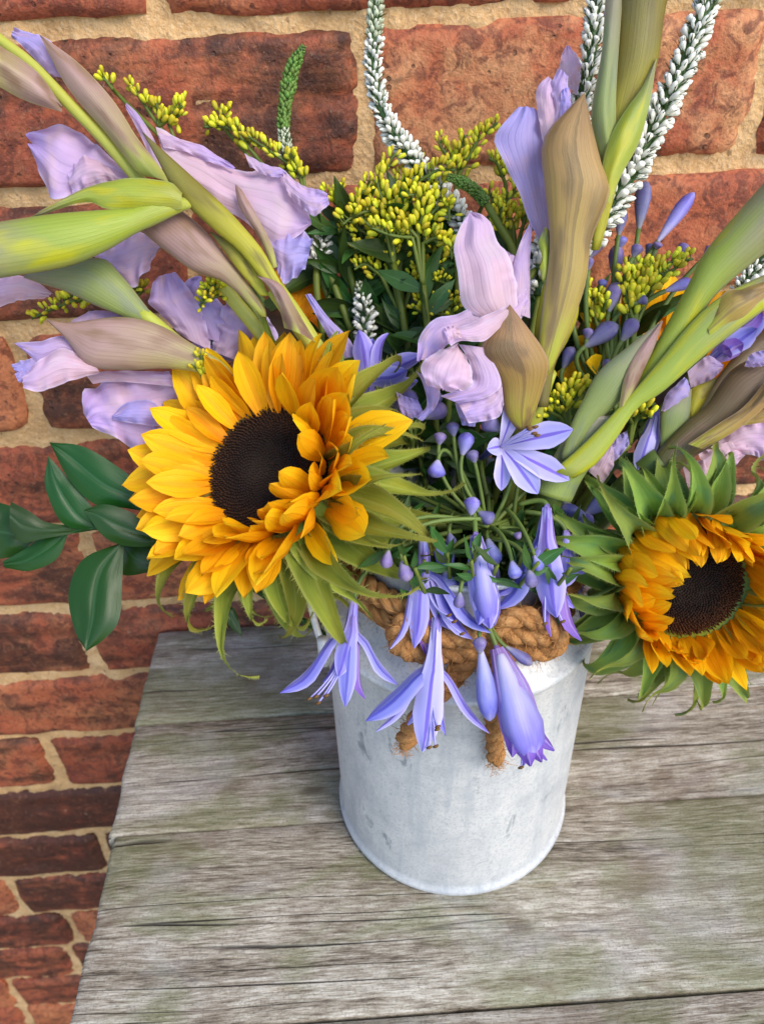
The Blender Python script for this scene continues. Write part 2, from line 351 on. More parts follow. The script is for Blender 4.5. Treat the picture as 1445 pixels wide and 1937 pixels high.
def m_soil():
    s = NT('paving'); oc = s.N('TexCoord').outputs['Object']; n = s.noise(oc, 30, 5, .6)
    return s.done(s.ramp(n, [(.3, (.08, .07, .055)), (.7, (.22, .19, .16))]), .9, n, .5, .004, .2)
BRICK, MORTAR, WOOD, ZINC, JUTE, PAVE = m_brick(), m_mortar(), m_wood(), m_zinc(), m_jute(), m_soil()

# ------------------------------------------------------------------ ground and wall
g = Geo(); n = 40; xs = np.linspace(-6, 6, n); ys = np.linspace(-6, .02, n)
G = np.zeros((n, n, 3)); G[..., 0] = xs[None]; G[..., 1] = ys[:, None]; G[..., 2] = -.735+.002*np.random.randn(n, n)
tag(link('ground', g.grid(G).mesh('ground', PAVE, center=False)[0]), 'grey paving ground at the foot of the brick wall', 'ground', kind='structure')

ZJ = lambda k: .3994-.075*k              # centre height of bed joint k
WX0, WX1, WZ0, WZ1 = -1.0, 1.0, -.74, .62
wall = thing('brick_wall', 'weathered red brick wall with sandy mortar behind the flowers', 'wall', (0, 0, -.735)); wall['kind'] = 'thing'
def mortar_sheet():
    nx, nz = 420, 430
    x = np.linspace(WX0, WX1, nx); z = np.linspace(WZ0, WZ1, nz)
    # fine rows where the wall is in view
    x = np.sort(np.r_[np.linspace(-1, -.5, 60), np.linspace(-.5, .45, 330), np.linspace(.45, 1, 60)]); nx = len(x)
    h = .0007*smooth_noise(nz, nx, (150, 190), 5)+.0010*smooth_noise(nz, nx, (60, 70), 6)+.0007*np.random.RandomState(3).randn(nz, nx)*.6
    G = np.zeros((nz, nx, 3)); G[..., 0] = x[None]; G[..., 2] = z[:, None]; G[..., 1] = .0022-np.clip(h, -.004, .0032)
    return Geo().grid(G)
part('mortar', mortar_sheet(), MORTAR, wall)
g = Geo(); g.add([(WX0, .03, WZ0), (WX1, .03, WZ0), (WX1, .2, WZ0), (WX0, .2, WZ0), (WX0, .03, WZ1), (WX1, .03, WZ1), (WX1, .2, WZ1), (WX0, .2, WZ1)],
      [(0, 1, 5, 4), (1, 2, 6, 5), (2, 3, 7, 6), (3, 0, 4, 7), (4, 5, 6, 7), (3, 2, 1, 0)], np.zeros((8, 2)))
part('wall_core', g, MORTAR, wall, False)
def brick_geo(w, h, seed, rough=1.0, crack=False):
    rs = np.random.RandomState(seed); nx, nz = 30 if w > .15 else 18, 15 + 12*crack
    u = np.linspace(-1, 1, nx); v = np.linspace(-1, 1, nz)
    # denser towards the edges
    u = np.sign(u)*np.abs(u)**.8; v = np.sign(v)*np.abs(v)**.8
    U, V = np.meshgrid(u, v)
    def line(n, k, a): return a*np.interp(np.linspace(0, 1, n), np.linspace(0, 1, k), rs.randn(k))
    top = line(nx, 15, .00045*rough)+line(nx, 6, .0006); bot = line(nx, 15, .00045*rough)+line(nx, 6, .0006); lef = line(nz, 5, .0007*rough); rig = line(nz, 5, .0007*rough)
    fz = np.where(V > 0, V*top[None], -V*bot[None]); fx = np.where(U > 0, U*rig[:, None], -U*lef[:, None])
    # rounded, chipped corners
    cn = np.maximum(np.abs(U)*w/2-(w/2-.013), 0)*np.maximum(np.abs(V)*h/2-(h/2-.013), 0)/.013**2
    X = U*w/2*(1-cn*.02)+fx; Z = V*h/2*(1-cn*.06)+fz
    ed = np.minimum((1-np.abs(U))*w/2, (1-np.abs(V))*h/2)
    Y = -.0028+rs.uniform(-.0012, .0012)+.0048*np.exp(-(ed/.0014))+.0009*smooth_noise(nz, nx, (5, 9), seed)*rough+.0006*smooth_noise(nz, nx, (2, 3), seed+1)+.00035*rs.randn(nz, nx)*rough
    if crack: Y += .0045*np.exp(-((Z-.004-.05*(X-.02)*0-.0022*np.interp(X[0], np.linspace(-w/2, w/2, 9), rs.randn(9))[None])/.0016)**2)*np.clip((X+.03)/.03, 0, 1)
    for _ in range(rs.randint(1, 4)):           # knocks and spalls
        cx, cz, r, dp = rs.uniform(-w/2, w/2), rs.choice([-1, 1])*h/2*rs.uniform(.3, 1.0), rs.uniform(.005, .014), rs.uniform(.001, .003)
        Y += dp*np.exp(-(((X-cx)/r/1.6)**2+((Z-cz)/r)**2)**2)
    G = np.stack([X, Y, Z], 2)
    ring = np.concatenate([G[0, :], G[1:, -1], G[-1, ::-1][1:], G[::-1, 0][1:-1]]); back = ring.copy(); back[:, 1] = .03
    geo = Geo().grid(G); geo.grid(np.stack([ring, back]), wrap=True); return geo
KNOWN = {0: [-.205, .013, .224], 1: [-.32, -.09, .135], 2: [-.207, .02, .245], 3: [-.33, -.085, .13], 4: [-.312, -.201, .02], 5: [-.46, -.224, -.01], 6: [-.345, -.12],
         7: [-.520, -.293, -.06], 8: [-.42, -.19], 9: [-.50, -.282, -.06], 10: [-.395, -.17], 11: [-.585, -.356, -.14], 12: [-.60, -.374, -.15], 13: [-.467, -.24], 14: [-.36, -.15], -1: [-.085, .13]}
LOOK = {(0, -.1): (.46, .62, .25), (0, .12): (.60, .30, .9), (1, .2): (.66, .38, .15), (1, .0): (.5, .3, .1), (1, -.2): (.35, .7, .1), (2, -.25): (.75, .25, .1), (2, -.1): (.45, .62, .1), (3, -.2): (.45, .62, .2),
        (4, -.26): (.42, .62, .1), (4, -.1): (.55, .45, .1), (5, -.35): (.45, .68, .3), (5, -.15): (.4, .6, .2), (6, -.25): (.55, .5, .2), (7, -.4): (.45, .62, .2), (7, -.2): (.35, .62, .15), (8, -.3): (.3, .88, .1),
        (9, -.4): (.35, .84, .15), (10, -.3): (.38, .78, .1), (10, -.45): (.75, .2, .1), (11, -.45): (.38, .78, .1), (12, -.45): (.45, .62, .1), (11, -.3): (.6, .3, .1), (13, -.4): (.5, .6, .1), (14, -.4): (.7, .2, .1), (13, -.55): (.7, .2, .1)}
bseed = 0
for k in range(-4, 16):
    zc = ZJ(k+.5)
    if zc > .6 or zc < -.72: continue
    js = sorted(KNOWN.get(k, [(.107 if k % 2 else 0)+.02]))
    while js[0] > -.92: js.insert(0, js[0]-.2245*(1 if random.random() > .12 else .5))
    while js[-1] < .92: js.append(js[-1]+.2245)
    for a, b in zip(js[:-1], js[1:]):
        bseed += 1; w_, cx = b-a-.0075, (a+b)/2
        if k == 2 and abs(a+.207) < .01: w_ -= .004
        geo = brick_geo(w_, .0666+random.uniform(-.0018, .0014), bseed, crack=(k == 0 and -.15 < cx < -.05))
        o = part('brick', geo, BRICK, wall); o.location.x += cx; o.location.z += zc+random.uniform(-.001, .001)
        best = min(LOOK.items(), key=lambda q: abs(q[0][1]-cx)+10*abs(q[0][0]-k))
        t = best[1] if best[0][0] == k and abs(best[0][1]-cx) < .12 else (random.uniform(.3, .7), random.uniform(.1, .8), random.uniform(0, .4))
        o['tone'], o['soot'], o['pale'] = [float(q) for q in t]

# ------------------------------------------------------------------ table
table = thing('wooden_table', 'weathered grey wooden table with greenish planks against the brick wall', 'table', (.4, -.24, -.735))
def plank_geo(x0, x1, y0, y1, z1, th, seed):
    rs = np.random.RandomState(seed); nx = 60; b = .0013
    ys = np.r_[y0, y0+.0006, y0+b, np.linspace(y0+.012, y1-.012, 7), y1-b, y1-.0006, y1]; dz = np.r_[-.0025, -.0007, -.0001, np.zeros(7), -.0001, -.0007, -.0025]
    x = np.r_[x0, x0+.0008, x0+.003, np.linspace(x0+.012, x1-.004, nx-4), x1]; n_ = len(ys)
    top = np.zeros((len(x), n_, 3)); top[..., 0] = x[:, None]; top[..., 1] = ys[None]+.0005*np.interp(x, np.linspace(x0, x1, 14), rs.randn(14))[:, None]*np.where(np.abs(dz) > .0001, 1, 0)[None]
    top[..., 2] = z1+dz[None]+.0005*smooth_noise(len(x), n_, (10, 3), seed)
    top[0, :, 2] -= .004; top[1, :, 2] -= .0012; top[2, :, 2] -= .0003
    top[:3, :, 0] += .0006*rs.randn(n_)[None]
    ring = np.concatenate([top[0, :], top[1:, -1], top[-1, ::-1][1:], top[::-1, 0][1:-1]]); low = ring.copy(); low[:, 2] = z1-th
    geo = Geo().grid(top.transpose(1, 0, 2)); geo.grid(np.stack([ring, low]), wrap=True); return geo
PL = [(-.0962, -.007), (-.1800, -.0971), (-.2872, -.1808), (-.389, -.2880), (-.482, -.3900)]
for i, (y0, y1) in enumerate(PL):
    ex = -.1625-.0355*(y1+.12) + (.001, -.0008, .0006, -.001, 0)[i]
    part('plank', plank_geo(ex, 1.15, y0, y1, (0, -.0006, .0002, -.0002, 0)[i], .027, 40+i), WOOD, table)
def box(x0, x1, y0, y1, z0, z1):
    return Geo().add([(x, y, z) for x in (x0, x1) for y in (y0, y1) for z in (z0, z1)], [(0, 1, 3, 2), (4, 6, 7, 5), (0, 4, 5, 1), (2, 3, 7, 6), (0, 2, 6, 4), (1, 5, 7, 3)], [(0, 0)]*8)
for x in (-.09, 1.02):
    for y in (-.43, -.06):
        part('leg', box(x, x+.06, y, y+.045, -.735, -.0275), WOOD, table, False)
    part('batten', box(x+.062, x+.085, -.46, -.03, -.09, -.0275), WOOD, table, False)

# ------------------------------------------------------------------ bucket
bucket = thing('metal_churn', 'pale galvanised metal churn holding the bouquet on the wooden table', 'churn', (BX, BY, .001))
S = .0
prof = [(.0, .004), (.060, .004), (.0655, .0035), (.0672, .001), (.0690, .001), (.0698, .0026), (.0692, .0048), (.0680, .0062), (BR, .010)] + [(BR, z) for z in np.linspace(.02, .1565, 9)] + [(.0680, .1575), (.0690, .159), (.0692, .1606), (.0684, .162), (.0668, .1628)] \
    + [(.0668-.0165*t-.0012*math.sin(t*3.14), .1628+.013*t) for t in np.linspace(.12, 1, 7)] + [(.0500, .180), (.0500, .207), (.0508, .210), (.0522, .2105), (.0524, .2125), (.0508, .2132), (.0490, .2115), (.0486, .18), (.0486, .16), (.062, .15), (.066, .14), (.066, .006), (.0, .006)]
g = lathe_geo(prof, 128); me, _ = g.mesh('body', ZINC, center=False); link('body', me, bucket, (BX, BY, .001))
# bail handle, hinged at the ring and fallen back to the left behind the sunflower
ea = P(640, 1252, .40); ea = np.array([BX-.0655, BY-.028, .163]); eb = np.array([BX+.0655, BY+.028, .163])
ax = unit(eb-ea); mid = (ea+eb)/2; lean = unit(np.array([-.35, .62, .45])); lean = unit(lean-ax*np.dot(lean, ax))
th = np.linspace(0, np.pi, 40); hp = mid[None]-ax[None]*np.cos(th)[:, None]*.074+lean[None]*np.sin(th)[:, None]*.085
part('handle', tube(hp, .0017, 8), ZINC, bucket)
for e in (ea, eb):
    part('handle_ear', tube(np.array([e+np.array([0, 0, -.012]), e+np.array([0, 0, .004])])+unit(e-np.array([BX, BY, e[2]]))*.0025, [.0030, .0026], 10), ZINC, bucket)

# ------------------------------------------------------------------ rope round the neck
rope = thing('jute_rope', 'thick fuzzy brown jute rope tied round the neck of the metal churn', 'rope', (BX, BY, .175))
FIB = Geo()
def fibres(c, r, per, ln=.006, rw=.00013):
    t, N, B = frames(c)
    for i in range(len(c)):
        for _ in range(per):
            a = random.uniform(0, 6.28); q = N[i]*math.cos(a)+B[i]*math.sin(a)
            p0 = c[i]+q*r*.85; dr = unit(q*random.uniform(.2, .9)+t[i]*random.gauss(0, 1)+np.random.randn(3)*.35)
            side = unit(np.cross(dr, q)+1e-6)*rw; L = ln*random.uniform(.4, 1.2); bend = np.random.randn(3)*L*.25
            p1 = p0+dr*L*.5; p2 = p0+dr*L+bend
            FIB.add([p0-side, p0+side, p1-side*.9, p1+side*.9, p2], [(0, 1, 3, 2), (2, 3, 4)], [(0, 0)]*5)
def twist_rope(path, Rr=.0047, pitch=.021, nseg=None, fib=5, ph=0):
    path = np.asarray(path); L = np.linalg.norm(np.diff(path, axis=0), axis=1).sum(); n_ = nseg or int(L/.0016); c = cr(path, n_)
    t, N, B = frames(c); s = np.linspace(0, L, n_)
    for k in range(3):
        a = 2*np.pi*(s/pitch+k/3)+ph; q = c+(N*np.cos(a)[:, None]+B*np.sin(a)[:, None])*Rr*.50
        rr = np.full(n_, Rr*.60)*(1+.05*np.random.randn(n_)); rr[0] *= .6; rr[-1] *= .7
        part('strand', tube(q, rr, 8, wob=.05), JUTE, rope)
    fibres(c, Rr, fib)
def ringpt(a, r, z): return np.array([BX+r*math.cos(a), BY+r*math.sin(a), z])
wrap = [ringpt(a, .0550, .1795+.0105*(a-4.2)/6.28) for a in np.linspace(4.2, 4.2+2*6.283*1.02, 70)]
twist_rope(wrap, .0048, fib=4)
fy = BY-.062
# ------------------------------------------------------------------ plant materials
YEL = plant('sunflower_petal', [(0, (.88, .32, .002)), (.3, (.95, .465, .004)), (.8, (.96, .53, .008)), (1, (.96, .56, .014))], (15, 1.0, .13), mid=((.80, .26, .003), .25, .35), rough=.5, transl=.34, bstr=.55, vary=.2, spec=.22, vein=(5, .07))
SEPAL = plant('sepal', [(0, (.17, .23, .025)), (.5, (.25, .29, .03)), (1, (.27, .26, .05))], (16, 1.5, .30), low=((.31, .31, .03), .45, .7), mid=((.34, .37, .07), .12, .5), edge=((.40, .42, .12), .75, .5), rough=.65, transl=.22, bstr=1.0, vary=.35, spec=.25)
SEPAL2 = plant('young_sepal', [(0, (.30, .38, .04)), (.35, (.22, .33, .06)), (.75, (.30, .35, .05)), (1, (.30, .27, .07))], (18, 1.5, .28), low=((.14, .27, .09), .48, .72), edge=((.40, .44, .13), .75, .5), rough=.65, transl=.2, bstr=.9, vary=.3, spec=.25)
LILAC = plant('lilac_petal', [(0, (.66, .48, .64)), (.5, (.62, .45, .72)), (1, (.53, .41, .82))], (22, .8, .10), low=((.70, .50, .66), .45, .68), edge=((.74, .66, .94), .84, .7), rough=.5, transl=.38, bstr=.55, vary=.12, spec=.3, vein=(8, .05))
VIOLET = plant('violet_petal', [(0, (.58, .42, .68)), (.5, (.50, .41, .79)), (1, (.45, .40, .85))], (22, .8, .11), low=((.58, .42, .68), .5, .7), edge=((.70, .64, .94), .84, .7), rough=.5, transl=.38, bstr=.55, vary=.12, spec=.3, vein=(8, .06))
PINK = plant('pink_petal', [(0, (.72, .50, .56)), (.5, (.76, .52, .66)), (1, (.66, .48, .78))], (22, .8, .10), low=((.72, .54, .66), .45, .68), edge=((.82, .70, .90), .84, .7), rough=.5, transl=.38, bstr=.55, vary=.12, spec=.3, vein=(8, .05))
BRACT = plant('brown_bract', [(0, (.34, .33, .03)), (.25, (.33, .22, .05)), (.7, (.33, .185, .07)), (1, (.23, .12, .06))], (38, .8, .42), low=((.18, .11, .045), .46, .66), mid=((.16, .10, .04), .10, .6), edge=((.46, .30, .20), .86, .8), rough=.42, transl=.12, bstr=.5, vary=.2, vein=(13, .09))
MAUVE = plant('mauve_bract', [(0, (.40, .42, .07)), (.25, (.33, .25, .12)), (.65, (.37, .23, .21)), (1, (.31, .18, .15))], (38, .8, .30), low=((.25, .15, .10), .46, .68), edge=((.44, .38, .12), .9, .5), rough=.4, transl=.14, bstr=.4, vary=.2, vein=(13, .09))
OLIVE = plant('olive_bract', [(0, (.46, .44, .035)), (.4, (.38, .33, .022)), (.75, (.20, .17, .025)), (1, (.13, .10, .035))], (38, .8, .42), low=((.19, .15, .02), .48, .68), rough=.36, transl=.12, bstr=.45, vary=.12, vein=(13, .09))
GREEN = plant('green_bract', [(0, (.36, .38, .07)), (.3, (.31, .38, .04)), (.62, (.27, .34, .05)), (.85, (.27, .27, .12)), (1, (.25, .20, .16))], (38, .8, .30), low=((.42, .42, .02), .45, .68), edge=((.34, .42, .16), .8, .45), rough=.34, transl=.14, bstr=.4, vary=.12, vein=(13, .09))
GREY = plant('greygreen_bract', [(0, (.27, .33, .07)), (.5, (.22, .27, .09)), (1, (.26, .22, .16))], (38, .8, .28), low=((.20, .24, .12), .48, .7), edge=((.42, .40, .22), .85, .5), rough=.4, transl=.14, bstr=.4, vein=(13, .09))
DARKST = plant('dark_bract', [(0, (.10, .10, .025)), (.5, (.16, .11, .05)), (1, (.12, .07, .04))], (34, .8, .42), low=((.20, .13, .07), .5, .7), rough=.4, transl=.08, bstr=.5, vein=(13, .09))
STEMG = plant('stem', [(0, (.10, .15, .03)), (1, (.14, .20, .035))], (12, 4, .25), rough=.5, transl=.05)
STEMY = plant('yellow_stem', [(0, (.42, .44, .06)), (1, (.46, .46, .08))], (20, 2, .2), rough=.4, transl=.08)
LEAF = plant('leaf', [(0, (.034, .085, .016)), (1, (.045, .11, .018))], (10, 3, .2), mid=((.10, .18, .05), .08, .6), rough=.42, transl=.15, bstr=.3, vary=.5)
RUSC = plant('ruscus_leaf', [(0, (.014, .058, .006)), (1, (.012, .046, .007))], (26, 1.0, .16), mid=((.03, .09, .03), .07, .5), rough=.33, transl=.06, bstr=.22, vary=.4, spec=.30)
BLUE = plant('agapanthus_petal', [(0, (.20, .11, .36)), (.22, (.29, .21, .58)), (.55, (.29, .28, .74)), (1, (.20, .18, .66))], (16, 1.2, .10), mid=((.11, .08, .50), .22, .85), edge=((.50, .46, .86), .5, .8), rough=.42, transl=.26, bstr=.25, vary=.2)
BLUEW = plant('pale_agapanthus_petal', [(0, (.68, .62, .80)), (.35, (.52, .48, .85)), (1, (.38, .36, .84))], (16, 1.2, .08), mid=((.17, .10, .62), .20, .9), edge=((.70, .64, .92), .5, .6), rough=.42, transl=.26, bstr=.22, vary=.1)
PURP = plant('purple_petal', [(0, (.24, .14, .38)), (.4, (.34, .24, .60)), (.8, (.24, .13, .52)), (1, (.13, .06, .40))], (14, 1.4, .2), mid=((.42, .34, .62), .2, .5), rough=.42, transl=.24, bstr=.4, vary=.15)
BUDM = plant('agapanthus_bud', [(0, (.36, .36, .34)), (.3, (.25, .23, .42)), (.75, (.15, .12, .32)), (1, (.24, .21, .34))], (14, 1.0, .5), rough=.42, transl=.12, bstr=.35, vary=.35)
BUDB = plant('blue_bud', [(0, (.52, .48, .64)), (.4, (.34, .33, .72)), (.85, (.17, .15, .56)), (1, (.34, .31, .60))], (14, 1.0, .4), rough=.42, transl=.15, bstr=.3, vary=.2)
FLOR = plant('white_floret', [(0, (.50, .56, .26)), (.2, (.84, .83, .70)), (1, (.92, .91, .85))], (6, 1.5, .06), rough=.5, transl=.15, bstr=.1, vary=.12)
FLBUD = plant('pale_floret_bud', [(0, (.12, .20, .05)), (.45, (.52, .56, .38)), (1, (.66, .67, .52))], (6, 1.5, .06), rough=.5, transl=.2, bstr=.1, vary=.2)
GREENB = plant('green_floret_bud', [(0, (.05, .11, .02)), (1, (.15, .27, .04))], (6, 1.5, .1), rough=.5, transl=.1, bstr=.1, vary=.3)
CALYX = plant('calyx', [(0, (.04, .09, .02)), (1, (.05, .10, .025))], (6, 2, .15), rough=.5, transl=.1)
GOLD = plant('goldenrod_bud', [(0, (.28, .36, .02)), (.4, (.56, .54, .02)), (.75, (.76, .64, .02)), (1, (.80, .56, .02))], (8, 1.4, .2), rough=.5, transl=.15, bstr=.3, vary=.4)
GSTEM = plant('goldenrod_stem', [(0, (.14, .18, .02)), (1, (.07, .11, .015))], (8, 4, .2), rough=.5, transl=.1)
ANTH = plant('anther', [(0, (.09, .04, .01)), (1, (.16, .08, .015))], (6, 2, .2), rough=.7, transl=0)
def m_disc(name, rim):
    s = NT(name); uv = s.N('UVMap').outputs[0]; sx = s.N('SeparateXYZ'); s.L(uv, sx.inputs[0]); oc = s.N('TexCoord').outputs['Object']
    n = s.noise(oc, 900, 2); v = s.math('ADD', sx.outputs[1], s.math('MULTIPLY', s.math('SUBTRACT', n, .5), .25))
    col = s.ramp(v, [(0, (.030, .018, .010)), (.5, (.018, .009, .006)), (.72, rim[0]), (1, rim[1])])
    return s.done(col, .75, n, .4, .0005, .25)
DISC1 = m_disc('dark_disc', ((.036, .015, .007), (.055, .021, .008))); DISC2 = m_disc('rusty_disc', ((.055, .020, .007), (.10, .032, .008)))

# ------------------------------------------------------------------ sunflowers
def petal_mesh(name, L, W, bend, cup, seed, mat, tip=.5, n=11, m=7):
    "local +y along the petal, +z its face"
    rs = np.random.RandomState(seed); v = np.linspace(0, 1, n); u = np.linspace(-1, 1, m)
    wv = np.interp(v, [0, .12, .35, .6, .82, .94, 1], [.42, .62, .95, 1.0, .70, .32, .02])*W/2
    s = v*L; a = bend*(v**1.3)
    y = np.cumsum(np.r_[0, np.cos(a[1:])])*L/(n-1); z = np.cumsum(np.r_[0, np.sin(a[1:])])*L/(n-1)
    side = .14*W*np.sin(v*3.1+rs.rand()*3)*rs.randn()
    G = np.zeros((n, m, 3)); G[..., 0] = u[None]*wv[:, None]+side[:, None]; G[..., 1] = y[:, None]; G[..., 2] = z[:, None]
    arch = cup*(u[None]**2)*wv[:, None]
    tw = rs.randn()*.35*v
    G[..., 2] += arch + tw[:, None]*u[None]*wv[:, None] + .035*W*smooth_noise(n, m, (4, 3), seed)-.05*W*np.exp(-(u/.15)**2)[None]*np.sin(np.pi*v)[:, None]
    return Geo().grid(G).mesh(name, mat, center=False)[0]
def bract_mesh(name, L, W, seed, mat, curl, cup=.5, hair=True, n=17, m=7, prof=(.85, 1.0, .92, .66, .30, .12, .015)):
    rs = np.random.RandomState(seed); v = np.linspace(0, 1, n); u = np.linspace(-1, 1, m)
    wv = np.interp(v, [0, .15, .35, .5, .68, .85, 1], prof)*W/2
    a = np.interp(v, [0, .35, .7, 1], curl)+.15*np.sin(v*6+rs.rand()*6)*v
    y = np.cumsum(np.r_[0, np.cos(a[1:])])*L/(n-1); z = np.cumsum(np.r_[0, np.sin(a[1:])])*L/(n-1)
    sd = rs.randn()*.16*L*v**2+rs.randn()*.05*L*np.sin(v*5)*v
    G = np.zeros((n, m, 3)); G[..., 0] = u[None]*wv[:, None]*(1-.2*cup*np.abs(u[None]))+sd[:, None]; G[..., 1] = y[:, None]; G[..., 2] = z[:, None]
    nz, ny = np.cos(a), -np.sin(a); h = cup*(u[None]**2)*wv[:, None]*1.1+.04*W*smooth_noise(n, m, (5, 3), seed)
    G[..., 2] += h*nz[:, None]; G[..., 1] += h*ny[:, None]
    g = Geo().grid(G)
    if hair:
        for j in (0, m-1):
            for t in np.linspace(0, n-1.01, 80):
                i = int(t); f = t-i; p = G[i, j]*(1-f)+G[i+1, j]*f; tn = unit(G[i+1, j]-G[i, j]); out = unit(G[i, j]-G[i, m//2]+1e-9)
                q = p+(out*.8+tn*rs.uniform(-.2, .9)+rs.randn(3)*.35)*rs.uniform(.0006, .0015); w_ = tn*.00010
                g.add([p-w_, p+w_, q], [(0, 1, 2)], [(0, .5), (0, .5), (0, .9)])
        for _ in range(90):
            i, j = rs.randint(1, n-2), rs.randint(1, m-1); p = G[i, j]; q = p+np.array([rs.randn()*.3, rs.randn()*.4, -1.0])*rs.uniform(.0004, .0009); w_ = np.array([.00008, 0, 0])
            g.add([p-w_, p+w_, q], [(0, 1, 2)], [(.5, .5), (.5, .5), (.5, .9)])
    return g.mesh(name, mat, center=False)[0]
def sunflower(label, centre, nrm, up, Rd, rim, discmat, petals, bracts, bmat, pvar, bvar, stem_to, seed, dome=.004):
    rs = np.random.RandomState(seed); n_ = unit(nrm); e1 = unit(up-n_*np.dot(up, n_)); e2 = np.cross(e1, n_)    # e1 = direction of theta 0 (towards 'up')
    t = thing('sunflower', label, 'sunflower', centre, 'sunflowers of the bouquet')
    rad = lambda th: e1*math.cos(th)+e2*math.sin(th)
    # disc: dome with a dimple, and its florets
    k = 14; mm = 48; r = np.linspace(0, 1, k); a = np.linspace(0, 2*np.pi, mm, endpoint=False)
    hz = lambda q: dome*(1-q**2)-.0035*np.exp(-(q/.28)**2)
    G = np.array([[centre+Rd*q*rad(b)+n_*hz(q) for b in a] for q in r]); part('disc', Geo().grid(G, wrap=True), discmat, t)
    g = Geo(); N = 1500
    for i in range(N):
        q = math.sqrt((i+.5)/N); th = i*2.399963; p = centre+Rd*q*rad(th)+n_*hz(q); ln = (.0011+.0013*q**2)*rs.uniform(.7, 1.3); s_ = .00042
        ax_ = unit(n_+rad(th)*(.5*q)-rad(th)*.25+rs.randn(3)*.15); tip = p+ax_*ln; x = unit(np.cross(ax_, rad(th+.3)))*s_; y = np.cross(ax_, x)
        md = p+ax_*ln*.6
        g.add([p+x, p+y, p-x, p-y, md+x*1.1, md+y*1.1, md-x*1.1, md-y*1.1, tip], [(0, 1, 5, 4), (1, 2, 6, 5), (2, 3, 7, 6), (3, 0, 4, 7), (4, 5, 8), (5, 6, 8), (6, 7, 8), (7, 4, 8)], [(0, q*rs.uniform(.8, 1.0))]*9)
    o = part('disc_florets', g, discmat, t); o['kind'] = 'stuff'
    # receptacle
    prof = [(Rd*.97, .0002), (rim*.9+Rd*.1, -.0012), (rim, -.004), (Rd*1.0, -.010), (Rd*.7, -.0155), (Rd*.3, -.019), (.005, -.022)]
    G = np.array([[centre+rr*rad(b)+n_*zz for b in a] for rr, zz in prof]); part('receptacle', Geo().grid(G, wrap=True), bmat, t)
    for (th, rb, zz, al, sc, wd, roll) in petals(rs):
        x = unit(np.cross(rad(th), n_)); d = math.cos(al)*rad(th)+math.sin(al)*n_; z = np.cross(x, d)
        if np.dot(z, n_*math.cos(al)-rad(th)*math.sin(al)) < 0: x = -x; z = np.cross(x, d)
        cr_, sr = math.cos(roll), math.sin(roll); x, z = x*cr_+z*sr, z*cr_-x*sr
        link('petal', pvar[rs.randint(len(pvar))], t, mw=basis(centre+rb*rad(th)+n_*zz, x, d, z, (wd*sc, sc, sc)))
    for (th, rb, zz, al, sc, wd, roll) in bracts(rs):
        x = unit(np.cross(rad(th), n_)); d = math.cos(al)*rad(th)+math.sin(al)*n_; z = np.cross(x, d)
        if np.dot(z, n_*math.cos(al)-rad(th)*math.sin(al)) < 0: x = -x; z = np.cross(x, d)
        cr_, sr = math.cos(roll), math.sin(roll); x, z = x*cr_+z*sr, z*cr_-x*sr
        link('bract', bvar[rs.randint(len(bvar))], t, mw=basis(centre+rb*rad(th)+n_*zz, x, d, z, (wd*sc, sc, sc)))
    b = centre-n_*.020; part('stem', tube(bez(b, stem_to, 24, -n_*.035), [.0045, .0055], 10), STEMG, t)
    return t
PV1 = [petal_mesh('petal', .0332, .0140, b, c, i, YEL) for i, (b, c) in enumerate([(-.4, .25), (-.2, .35), (.25, .45), (.35, .5), (-.5, .2), (.1, .3), (.45, .4), (-.1, -.3)])]
PV2 = [petal_mesh('petal', .031, .0088, b, c, 20+i, YEL) for i, (b, c) in enumerate([(-.3, .3), (.1, .4), (.4, .5), (.6, .3), (-.1, .2), (.25, .6)])]
BV1 = [bract_mesh('bract', .043, .0112, 40+i, SEPAL, c, .55, prof=(.9, 1.0, .84, .54, .24, .09, .01)) for i, c in enumerate([(0, -.3, -1.1, -2.2), (.1, .0, -.7, -1.8), (0, -.5, -.9, .6), (.2, .2, -.4, -2.4), (0, -.2, -1.3, -2.6), (.1, .4, .2, -1.6)])]
BV2 = [bract_mesh('bract', .042, .0158, 60+i, SEPAL2, c, .8, prof=(.9, 1.0, .84, .48, .20, .075, .01)) for i, c in enumerate([(1.1, .3, -1.0, -1.9), (.9, .2, -.7, -2.2), (1.2, .4, -.9, .4), (.8, .0, -1.0, -1.5), (1.1, .5, .1, -1.2)])]
UL = math.radians(45)    # theta is measured clockwise from image-up: e2 = e1 x n points to image right
def pet1(rs):
    o = []; A = R(-45)
    for ring, (N, rb, zz, sc) in enumerate([(36, .0288, -.0028, 1.08), (36, .0274, -.0015, 1.0), (28, .0258, .0002, .82)]):
        for i in range(N):
            th = 2*np.pi*(i+.5*ring+rs.uniform(-.28, .28))/N
            c = math.cos(th-A)
            al = [R(26)-R(18)*c, R(46)-R(24)*c, R(62)-R(28)*c][ring]+rs.normal(0, R(9))
            o.append((th, rb*rs.uniform(.97, 1.03), zz, al, sc*rs.uniform(.85, 1.12), rs.uniform(.85, 1.15), rs.normal(0, .28)))
    return o
def bra1(rs):
    o = []
    for ring, (N, rb, zz, al, sc) in enumerate([(24, .0275, -.0045, R(2), 1.2), (23, .0255, -.009, R(-24), 1.28), (20, .0285, -.003, R(16), .82)]):
        for i in range(N):
            th = 2*np.pi*(i+.5*ring+rs.uniform(-.3, .3))/N
            if ring == 2 and math.cos(th-R(-45)) > -.15: continue
            o.append((th, rb, zz, al-R(10)*max(math.cos(th-R(-45)), 0)+rs.normal(0, R(12)), sc*rs.uniform(.85, 1.2)*(1.10-.16*math.cos(th-R(-45))), rs.uniform(.8, 1.1), rs.normal(0, .3)))
    return o
SF1C = P(508, 893, .320)
